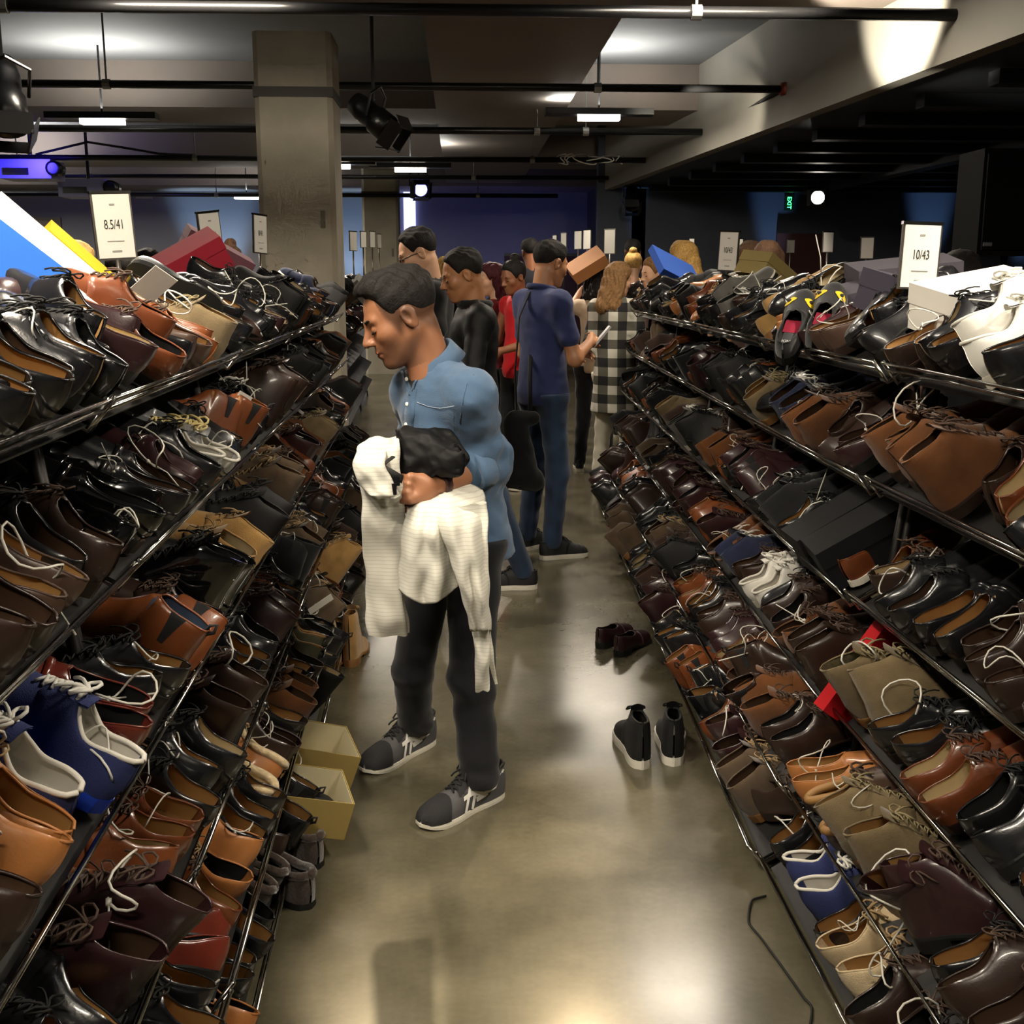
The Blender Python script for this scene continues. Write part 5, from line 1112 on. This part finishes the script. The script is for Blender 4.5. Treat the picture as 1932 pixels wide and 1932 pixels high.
o = crumple('black_tote', cloth('black tote', '0b0b0d'), [(P(968, 790, 6.08), P(1004, 790, 6.12), .045, .045, V(0, 1, 0), 1.5), (P(968, 900, 6.08), P(1006, 905, 6.12), .07, .07, V(0, 1, 0), 1.4), (P(972, 800, 6.1), P(986, 890, 6.1), .07, .09, V(0, 1, 0), 1.6)], .006, .011, 'black tote bag hanging at the hip of the man in navy polo', 'bag', 18)
MB().tube([P(976, 800, 6.08), P(972, 700, 6.16), P(980, 600, 6.28), P(998, 553, 6.4), P(1004, 600, 6.5), P(1000, 700, 6.3), P(1000, 800, 6.14)], .014, 6, flat=.4).build('shoulder_strap', cloth('black tote', '0b0b0d'), o, True)
# woman in buffalo plaid
pm = bpy.data.materials.new('black and white buffalo plaid'); pm.use_nodes = True; nt = pm.node_tree; b = nt.nodes['Principled BSDF']; b.inputs['Roughness'].default_value = .9
tc = nt.nodes.new('ShaderNodeTexCoord'); sp = nt.nodes.new('ShaderNodeSeparateXYZ'); nt.links.new(tc.outputs['Object'], sp.inputs[0]); outs = []
for ax_ in ('X', 'Z'):
    mu = nt.nodes.new('ShaderNodeMath'); mu.operation = 'MULTIPLY'; mu.inputs[1].default_value = 7.5; nt.links.new(sp.outputs[ax_], mu.inputs[0])
    fr = nt.nodes.new('ShaderNodeMath'); fr.operation = 'FRACT'; nt.links.new(mu.outputs[0], fr.inputs[0]); gt = nt.nodes.new('ShaderNodeMath'); gt.operation = 'GREATER_THAN'; gt.inputs[1].default_value = .5; nt.links.new(fr.outputs[0], gt.inputs[0]); outs.append(gt)
ad = nt.nodes.new('ShaderNodeMath'); ad.operation = 'ADD'; nt.links.new(outs[0].outputs[0], ad.inputs[0]); nt.links.new(outs[1].outputs[0], ad.inputs[1])
hv = nt.nodes.new('ShaderNodeMath'); hv.operation = 'MULTIPLY'; hv.inputs[1].default_value = .5; nt.links.new(ad.outputs[0], hv.inputs[0])
rp = nt.nodes.new('ShaderNodeValToRGB'); rp.color_ramp.interpolation = 'CONSTANT'; rp.color_ramp.elements[0].color = lin('16161a'); rp.color_ramp.elements[1].position = .75; rp.color_ramp.elements[1].color = lin('c9c6ba'); q = rp.color_ramp.elements.new(.25); q.color = lin('5a584f')
nt.links.new(hv.outputs[0], rp.inputs['Fac']); nt.links.new(rp.outputs['Color'], b.inputs['Base Color'])
e, *_ = person('person', base_at(1160, 8.5), 60, 1.68, 'woman with long wavy hair in black and white plaid shirt dress', pm, cloth('cream legging', 'c8c2b2'), S_pale, H_lbr, .22, -.5, .25, ((.0, .22, 1.12), (.22, .16, .98)), ((.0, -.22, 1.12), (.22, -.16, .98)), 'long', .013, .007, shoe_mats('white', None, 'white'), True, .62, fat=.01)
person('person', base_at(1122, 9.4), 75, 1.66, 'dark haired woman with bare arms lifting a tan box lid', cloth('cream blouse', 'b8a58c'), dk, S_pale, H_blk, .12, .2, .2, ((.12, .26, 1.36), (.3, .2, 1.52)), ((.1, -.24, 1.16), (.3, -.14, 1.1)), 'cap', .014, .007, None, True)
tag(MB().box((0, 0, 0), (.30, .20, .10)).build('box_lid', mat('tan card', 'b07a48', .8, var=.1)), 'open tan cardboard box held up by the dark haired woman', 'box').matrix_world = Matrix.Translation(P(1108, 500, 9.3)) @ Matrix.Rotation(-.55, 4, 'Y') @ Matrix.Rotation(.5, 4, 'X')
# the group in the middle distance
person('person', base_at(978, 8.7), 215, 1.70, 'woman with a top bun wearing a bright red top, looking down', cloth('bright red', 'c0101c'), dk, skin('bun woman', '8c5a3e'), H_blk, 'bun', 0, .30, ((.05, .22, 1.14), (.25, .1, 1.08)), ((.05, -.22, 1.14), (.25, -.1, 1.08)), 'cap', .014, .006, None, True)
fl = mat('black floral blouse', '16121a', .9, var=1, vscale=22, col2='a03038')
person('person', base_at(938, 9.0), 150, 1.68, 'woman with burgundy hair and bare shoulders in a floral blouse', fl, dk, S_pale, H_red, .2, .6, .2, ((.08, .22, 1.14), (.2, .02, 1.18)), ((.05, -.22, 1.14), (.22, -.1, 1.05)), 'none', .014, .007, None, True, neckline=.05)
person('person', base_at(958, 10.4), 300, 1.68, 'dark curly haired woman in profile behind the burgundy haired one', cloth('dark grey', '2a2a30'), dk, S_brown, H_blk, .1, .3, .1, None, None, 'short', .018, .008, None, True)
person('person', base_at(842, 11.0), 95, 1.76, 'blonde woman seen from behind beyond the man with glasses', cloth('black knit', '121216'), dk, S_pale, H_bld, .2, 0, .1, None, None, 'long', .018, .008, None, True)
CROWD = [(1002, 452, 12.5, 100, H_blk, 'short', 'dark haired shopper behind the woman in red', '20202a', S_brown), (1190, 452, 13.5, 90, H_blk, 'fade', 'distant man in dark clothes by the narrow blue glow', '14141c', S_dark),
         (1190, 468, 11.5, 80, H_bld, 'bun', 'distant fair haired shopper behind the plaid woman', '3a3a40', S_pale), (1238, 474, 9.0, 200, H_lbr, 'bun', 'woman with a light bun and sunglasses on her head', '503a34', S_pale),
         (1290, 458, 8.8, 130, H_bld, .16, 'blonde woman with sunglasses pushed into her hair', '4a3a34', S_pale), (1405, 458, 8.6, 60, H_brn, .3, 'woman with long auburn hair behind the narrow sign', '3c2a24', S_pale),
         (1440, 458, 8.0, 85, H_brn, .22, 'woman with dark brown hair seen from behind, right of the narrow sign', '2a2024', S_pale), (1808, 478, 5.6, 200, H_blk, .2, 'dark figure in the shade right of the large sign', '101014', S_dark),
         (150, 458, 6.5, 75, H_bld, .18, 'blonde shopper behind the yellow box', '2a2a30', S_pale), (238, 480, 7.0, 100, H_blk, 'short', 'dark haired shopper below the near left sign', '16161c', S_brown),
         (300, 472, 10.5, 200, H_blk, 'short', 'dark haired shopper in pink light left of the maroon box', '2a1a2a', S_brown), (448, 452, 8.3, 250, H_brn, 'bun', 'shopper with a topknot between the two small left signs', 'c8b8a8', S_pale)]
for px, ytop, d, fc, hm_, hs, lb, cl, sk_ in CROWD:
    fem = hs == 'bun' or isinstance(hs, float); h = float(P(px, ytop, d)[2])-(.05 if hs == 'bun' else .0)
    person('person', base_at(px, d), fc, h, lb, cloth('shopper '+cl, '#'+cl), dk, sk_, hm_, hs, 0, .2, None, None, 'long' if not fem else 'short', .024, .011, None, fem)
# ------------------------------------------------------------------ boxes, signs, ties, floor pairs, racks beyond
def shoebox(px, py, d, size, rot, col, label, open_=False, name='shoe_box', loc=None, rough=.85, inner='d8d2c4'):
    p = loc if loc is not None else P(px, py, d); e = empty(name, tuple(p), label, 'shoe box', None); e.rotation_euler = rot
    L_, W_, H_ = size; m_ = mat('box '+col, col, rough, var=.05, spec=.2); mi = mat('box inside '+inner, inner, .8)
    if open_:
        mb = MB(); t = .003
        mb.box((0, 0, -H_/2), (L_, W_, t))
        for sx in (-1, 1): mb.box((sx*L_/2, 0, 0), (t, W_, H_))
        for sy in (-1, 1): mb.box((0, sy*W_/2, 0), (L_, t, H_))
        mb.build('tray', m_, e)
        mb = MB(); mb.box((0, 0, -H_/2+t), (L_-2*t, W_-2*t, .001))
        for sx in (-1, 1): mb.box((sx*(L_/2-t), 0, 0), (.001, W_-2*t, H_-.004))
        for sy in (-1, 1): mb.box((0, sy*(W_/2-t), 0), (L_-2*t, .001, H_-.004))
        mb.build('inside', mi, e)
    else:
        MB().box((0, 0, -.01), (L_, W_, H_-.02)).build('tray', m_, e); MB().box((0, 0, H_/2-.022), (L_+.006, W_+.006, .05)).build('lid', m_, e)
    return e
# near left top: blue box, its white lid, a yellow box
shoebox(-95, 560, 2.2, (.34, .22, .12), (.62, -.35, .95), '0e4896', 'bright blue shoe box tipped up at the left edge')
MB_w = MB().box((0, 0, 0), (.34, .11, .006)); MB_w.box((0, .055, -.012), (.34, .004, .024)); MB_w.box((0, -.055, -.012), (.34, .004, .024))
o = tag(MB_w.build('box_lid', mat('white card', 'eeeae0', .6)), 'white inside of an open box lid leaning beside the blue box', 'box lid'); o.location = P(112, 500, 2.42); o.rotation_euler = (.75, .75, .35)
shoebox(146, 515, 3.3, (.26, .16, .10), (.3, .75, .5), 'e8c02c', 'yellow shoe box behind the white lid on the left')
shoebox(352, 500, 4.5, (.30, .20, .12), (.25, -.5, .3), '8c1f2e', 'dark red shoe box standing on the left ridge')
shoebox(405, 484, 5.2, (.30, .20, .12), (.2, .5, .4), '6d4650', 'dusty maroon shoe box behind the second left sign')
shoebox(690, 556, 10.9, (.34, .5, .10), (.2, .9, .2), '8a8a88', 'grey card box lid leaning beside the near column')
# right
shoebox(1678, 560, 3.6, (.30, .19, .11), (.2, -.25, -.35), '4c4852', 'purple grey shoe box left of the large size sign')
shoebox(1738, 572, 3.2, (.30, .19, .11), (.15, .2, .15), '474350', 'purple grey shoe box under the large size sign')
shoebox(1702, 528, 3.75, (.32, .2, .11), (.15, -.1, -.1), '504c55', 'purple grey shoe box behind the other two')
shoebox(1852, 575, 2.75, (.28, .18, .11), (.2, -.15, .3), 'e6e2da', 'white shoe box at the right behind brown laces')
shoebox(1455, 525, 5.4, (.30, .18, .11), (.1, .5, .6), '8a7a4c', 'khaki shoe box on the right ridge')
shoebox(1277, 508, 7.6, (.34, .3, .03), (.6, .4, .4), '2c4c96', 'blue box lid raised on the far right ridge')
for k, (t, q) in enumerate(((2.95, .16), (3.13, .15))):
    row = ROWS['r']; p = row.shelf(2, t, q, .07); e = shoebox(0, 0, 0, (.33, .165, .115), (0, 0, 0), '141416', ['long black shoe box on the right third shelf, nearer one', 'long black shoe box on the right third shelf, farther one'][k], loc=p, rough=.7)
    n_ = row.n; ex = n_*math.cos(SLOPE)+V(0, 0, math.sin(SLOPE)); ez = -n_*math.sin(SLOPE)+V(0, 0, math.cos(SLOPE)); ey = np.cross(ez, ex); e.matrix_world = Matrix(((ex[0], ey[0], ez[0], p[0]), (ex[1], ey[1], ez[1], p[1]), (ex[2], ey[2], ez[2], p[2]), (0, 0, 0, 1))) @ Matrix.Rotation(.06*k-.03, 4, 'Z')
row = ROWS['R']; p = P(1640, 1262, 2.72); e = shoebox(0, 0, 0, (.30, .05, .10), (0, -.95, .12), 'b3161e', 'narrow red shoe box jutting over the right rail', loc=p)
# kraft boxes at the foot of the left rack
shoebox(585, 1385, 4.0, (.31, .20, .11), (.12, .32, .35), '9c8750', 'open kraft shoe box tipped on the floor, farther one', True, loc=Pz(566, 1415, .16), inner='c9bf9c')
shoebox(570, 1480, 3.7, (.31, .19, .11), (.10, .28, .30), '9c8750', 'open kraft shoe box holding a black loafer, nearer one', True, loc=Pz(545, 1505, .16), inner='c9bf9c')
place_shoe('loafer', Matrix.Translation(Pz(545, 1505, .16)) @ Matrix.Rotation(.30, 4, 'Z') @ Matrix.Rotation(.28, 4, 'Y') @ Matrix.Translation((-.145, .01, -.04)), shoe_mats('dull'), 'dull black loafer lying in the kraft box', None)
# signs
M_frame = mat('sign frame', '6a6560', .35, metal=.8); M_paper = mat('sign paper', 'd9d7d0', .7); M_ink = mat('sign ink', '1c1c1e', .7); M_grey = mat('faint print', '8e8c88', .7)
def sign(px, py, d, hpx, body, label, yaw=0.0, roll=0.0, aspect=.66, zbot=1.42, detail=True):
    c = P(px, py, d); h = hpx/F*float(np.dot(c-V(0, 0, EYE), -CAMR[:, 2])); w = h*aspect
    e = empty('size_sign', tuple(c), label, 'sign', 'size signs above the racks'); e.rotation_euler = (0, roll, yaw)
    MB().box((0, 0, 0), (w, .008, h)).build('frame', M_frame, e); MB().box((0, -.005, 0), (w*.9, .003, h*.94)).build('paper', M_paper, e)
    MB().tube([(0, 0, -h/2), (0, 0, zbot-c[2])], .008, 8).build('stem', M_frame, e, True)
    MB().box((0, 0, h/2), (w*1.02, .014, .008)).build('clip_rail', M_chrome, e)
    if detail:
        text(body, h*.2, (0, -.0072, h*.02), (PI/2, 0, 0), M_ink, e, 'size_lettering').scale = (.62, 1, 1)
        for z, k in ((.32, .13), (-.22, .42), (-.37, .24)): MB().box((0, -.0072, h*z), (w*k, .001, h*(.012 if k > .4 else .025))).build('small_print', M_grey, e)
    return e
sign(1735, 484, 2.95, 122, '10/43', 'large white size sign 10/43 standing on the right rack', .08, .03, .64)
sign(214, 427, 3.6, 124, '8.5/41', 'white size sign 8.5/41 at the near left', .62, -.06, .62)
sign(397, 447, 5.0, 92, '8.5/41', 'narrow angled white size sign above the red box', 1.0, -.12, .62)
sign(490, 442, 6.4, 72, '8/41', 'small white size sign left of the near column', 1.15, .04, .62)
sign(1375, 474, 6.0, 74, '10/43', 'narrow white size sign over the right rack\'s far end', -.85, .05, .6)
for px, py, d, hp, yw, lb in ((1562, 457, 9.5, 38, .3, 'small white sign left of the two distant ones'), (1636, 468, 9.0, 40, -.1, 'small white sign left of the large size sign'), (1492, 465, 11, 24, 0, 'tiny white sign below the exit sign'), (1305, 458, 12, 16, 0, 'tiniest white sign over the right crowd'), (1395, 462, 12.5, 22, 0, 'tiny white sign behind the narrow right sign'),
                             (666, 455, 11, 36, 1.0, 'white sign nearest the near column'), (685, 452, 12, 30, 1.05, 'second thin white sign by the near column'), (702, 452, 12.8, 30, 1.1, 'third thin white sign by the far column'), (715, 455, 13.6, 26, 1.15, 'fourth thin white sign before the far column'),
                             (1151, 456, 11.5, 46, -.85, 'largest thin white sign beyond the polo man'), (1108, 452, 12.3, 36, -1.0, 'thin white sign second from the right, beyond the polo man'), (1091, 453, 13, 34, -.95, 'middle thin white sign beyond the polo man'), (1064, 456, 13.6, 32, -1.1, 'thin white sign second from the left, beyond the polo man'), (1047, 458, 14.2, 28, -1.2, 'faintest thin white sign beyond the polo man')):
    sign(px, py, d, hp, '', lb, yw, 0, .62, 0 if px in (1492, 1395) else 1.4, False)
# racks beyond: slanted shelves crowded with shoes
def far_rack(x0, y0, x1, y1, label, side, key, lv=(0, 1)):
    th = math.atan2(x1-x0, y1-y0); L_ = math.hypot(x1-x0, y1-y0); row = Row((x0, y0), th, side, 0, PROF_R)
    e = empty('shoe_rack', (x0, y0, 0), label, 'shoe rack', 'racks beyond the aisle'); O = np.array(e.location)
    for l in range(5):
        for sg in (1, -1):
            a = [row.W(t, .285+.30+sg*(q), z)-O for t, q, z in ((0, .30-.05*l*0, row.prof[l][1]), (L_, .30, row.prof[l][1]), (L_, .02, row.prof[l][1]+.16), (0, .02, row.prof[l][1]+.16))]
            MB().poly(a, -.006, (0, 0, 1)).build('shelf_panel', M_shelf, e)
    for t in np.linspace(0, L_, 4):
        for X in (.35, .82): MB().tube([row.W(t, X, 0)-O, row.W(t, .585, 1.46)-O], .012, 6).build('post', M_post, e)
    for l in lv:
        for mir in (False, True):
            if mir and l: continue
            t = .08
            while t < L_-.1:
                kind, up, _ = FILL[rng.choice(len(FILL), p=FW)]
                if rng.random() < .3: up = ['tan', 'white', 'cognac', 'taupe', 'cream', 'red', 'sand'][rng.integers(7)]
                mt = shoe_mats(up)
                for k in range(2):
                    stuff_shoe(kind, shoe_matrix(row, l, t, rng.uniform(-.02, .05), kind, rng.normal(0, .4), rng.normal(0, .4), rng.uniform(0, .05), rng.uniform(0, .5), rng.random() < .3, 1.05, mir), mt, key); t += WIDTH[kind]*1.0
far_rack(2.75, 4.0, 3.0, 9.5, 'second rack row farther right, beyond the near right rack', 1, 'heaped shoes on the racks farther right')
far_rack(1.35, 9.6, 1.7, 15, 'rack row far ahead on the right of the aisle', 1, 'heaped shoes on the racks far ahead')
far_rack(-.75, 10.4, -.95, 16, 'rack row far ahead on the left beyond the column', -1, 'heaped shoes on the racks far ahead')
far_rack(-2.5, 3.5, -2.9, 9.0, 'second rack row farther left, beyond the near left rack', -1, 'heaped shoes on the racks farther left')
# pairs on the floor
def floor_shoe(kind, up, heel, toe, label, k=1.0, **kw):
    h, t = Pz(*heel), Pz(*toe); x = nz(t-h); y = np.cross(V(0, 0, 1), x); M = Matrix(((x[0], y[0], 0, h[0]), (x[1], y[1], 0, h[1]), (x[2], y[2], 1, 0), (0, 0, 0, 1))) @ Matrix.Scale(k, 4)
    return place_shoe(kind, M, shoe_mats(up, kw.get('l'), kw.get('s'), kw.get('a')), label, 'shoes left on the aisle floor')
floor_shoe('hightop', 'dull', (1212, 1452), (1180, 1385), 'dull black high-top with white sole on the floor, left one', 1.0, s='white')
floor_shoe('hightop', 'dull', (1270, 1446), (1262, 1375), 'dull black high-top with white sole on the floor, right one', 1.0, s='white')
floor_shoe('loafer', 'burgundy', (1130, 1225), (1190, 1190), 'dark burgundy loafer left on the aisle floor, left one', 1.0)
floor_shoe('loafer', 'burgundy', (1165, 1240), (1225, 1200), 'dark burgundy loafer left on the aisle floor, right one', 1.0)
floor_shoe('moccasin', 'furbrown', (600, 1640), (520, 1580), 'dark brown fleecy slipper on the floor, farther one', 1.1, l='dfur')
floor_shoe('moccasin', 'furbrown', (585, 1715), (500, 1660), 'dark brown fleecy slipper on the floor, nearer one', 1.1, l='dfur')
floor_shoe('tallboot', 'sand', (618, 1280), (660, 1185), 'sand suede lace-up boot standing on the floor behind the man, left one', .95)
floor_shoe('tallboot', 'sand', (660, 1260), (700, 1170), 'sand suede lace-up boot standing on the floor behind the man, right one', .95)
# black slip-ons with yellow eye patches, propped toe up on the right ridge
for (hx, hy, tx, ty, d0, d1, lb) in ((1478, 690, 1536, 520, 3.45, 3.72, 'black slip-on with yellow eye patches propped toe up, left one'), (1534, 676, 1590, 515, 3.40, 3.66, 'black slip-on with yellow eye patches propped toe up, right one')):
    h, t = P(hx, hy, d0), P(tx, ty, d1); x = nz(t-h); z = nz(V(-.45, -1, .45)); z = nz(z-x*np.dot(z, x)); y = np.cross(z, x)
    yellow_eyes(place_shoe('slipon', Matrix(((x[0], y[0], z[0], h[0]), (x[1], y[1], z[1], h[1]), (x[2], y[2], z[2], h[2]), (0, 0, 0, 1))) @ Matrix.Scale(1.08, 4), shoe_mats('blacksuede'), lb, 'shoes on the right rack'))
# zip ties
M_tie = mat('translucent white nylon', 'd9d6cb', .35)
TM = []
for k in range(5):
    r = np.random.default_rng(k); a, c = r.uniform(.022, .045), r.uniform(.012, .03); mb = MB()
    pts = [V(a*math.cos(t)-a*.2*math.cos(2*t), .012*math.sin(2*t+k), c*math.sin(t)+c) for t in np.linspace(-.5*PI, 1.5*PI, 18)]
    mb.tube(pts, .0014, 5); q = pts[-1]; mb.tube([q, q+V(.03, .01*(k-2), .006), q+V(.07, .022*(k-2), -.004+.02*(k % 2))], .0012, 5); mb.box(q, (.006, .005, .005)); TM.append(mb.mesh('zip_tie', True))
for i, (row, lv, t, M, kind, side, idx, up, n) in enumerate(TIES):
    o = mobj('zip_tie', TM[i % 5], M_tie); hgt = {'boot': .15, 'tallboot': .2, 'chukka': .12, 'chelsea': .14}.get(kind, .085)
    o.matrix_world = M @ Matrix.Translation((rng.uniform(.06, .14), rng.uniform(-.03, .03), hgt*rng.uniform(.75, 1.0))) @ Matrix.Rotation(rng.uniform(0, 6.28), 4, 'Z') @ Matrix.Rotation(rng.normal(.4, .5), 4, 'X') @ Matrix.Scale(rng.uniform(1.0, 1.7), 4)
    tag(o, 'white zip tie on shoe %s from the near end, %s rack\'s %s' % (ordinal(idx), side, SHELFN[lv]), 'zip tie', 'zip ties holding pairs together')
# paper tags and cards
def card(px, py, d, w, h, rot, label, col='dcd9d0'):
    o = MB().box((0, 0, 0), (w, .0015, h)).build('price_tag', mat('card '+col, col, .7)); o.location = P(px, py, d); o.rotation_euler = rot; return tag(o, label, 'tag', 'paper tags among the shoes')
card(452, 765, 3.25, .05, .075, (.3, .5, .9), 'white paper tag lying on the left second shelf'); card(290, 537, 2.7, .06, .10, (.9, .6, .6), 'white card insole glowing on the left top shelf')
card(410, 640, 3.0, .02, .09, (.2, .6, .8), 'narrow white tag hanging by the left top rail'); card(545, 920, 4.0, .03, .05, (.2, .3, .7), 'small white tag on the left third shelf')
card(605, 1140, 4.0, .10, .03, (.4, -.5, .4), 'grey white card edge sticking out of the left lower shelf')
# cable on the floor at the right
kx, ky = zip(*((1445, 1690), (1418, 1700), (1412, 1735), (1440, 1775), (1480, 1830), (1515, 1880), (1532, 1905), (1525, 1960)))
fx, fy = pch(np.linspace(0, 1, len(kx)), kx), pch(np.linspace(0, 1, len(ky)), ky); pts = [Pz(float(fx(u)), float(fy(u)), .006) for u in np.linspace(0, 1, 50)]
tag(MB().tube(pts, .003, 6).build('floor_cable', M_black, None, True), 'thin black cable curling on the floor by the right rack', 'cable')
# ------------------------------------------------------------------ join far shoes into stuff, finish
def flush_stuff():
    for key, d in STUFF.items():
        vs = []; fs = []; mi = []; names = []; off = 0
        for i, (mn, mb) in enumerate(d.items()):
            names.append(mn); vs += mb.v; fs += [tuple(x+off for x in f) for f in mb.f]; mi += [i]*len(mb.f); off += len(mb.v)
        me = bpy.data.meshes.new('far_shoes'); me.from_pydata(vs, [], fs); me.update()
        for mn in names: me.materials.append(bpy.data.materials[mn])
        me.polygons.foreach_set('material_index', mi); me.polygons.foreach_set('use_smooth', [True]*len(fs))
        o = bpy.data.objects.new('far_shoes', me); C.objects.link(o); tag(o, key if len(key.split()) > 3 else key+' in the distance', 'shoes', None, 'stuff')
flush_stuff()
print('SHOES', NSHOE, 'OBJECTS', len(bpy.data.objects), 'STUFF', sum(len(m.v) for d in STUFF.values() for m in d.values()))
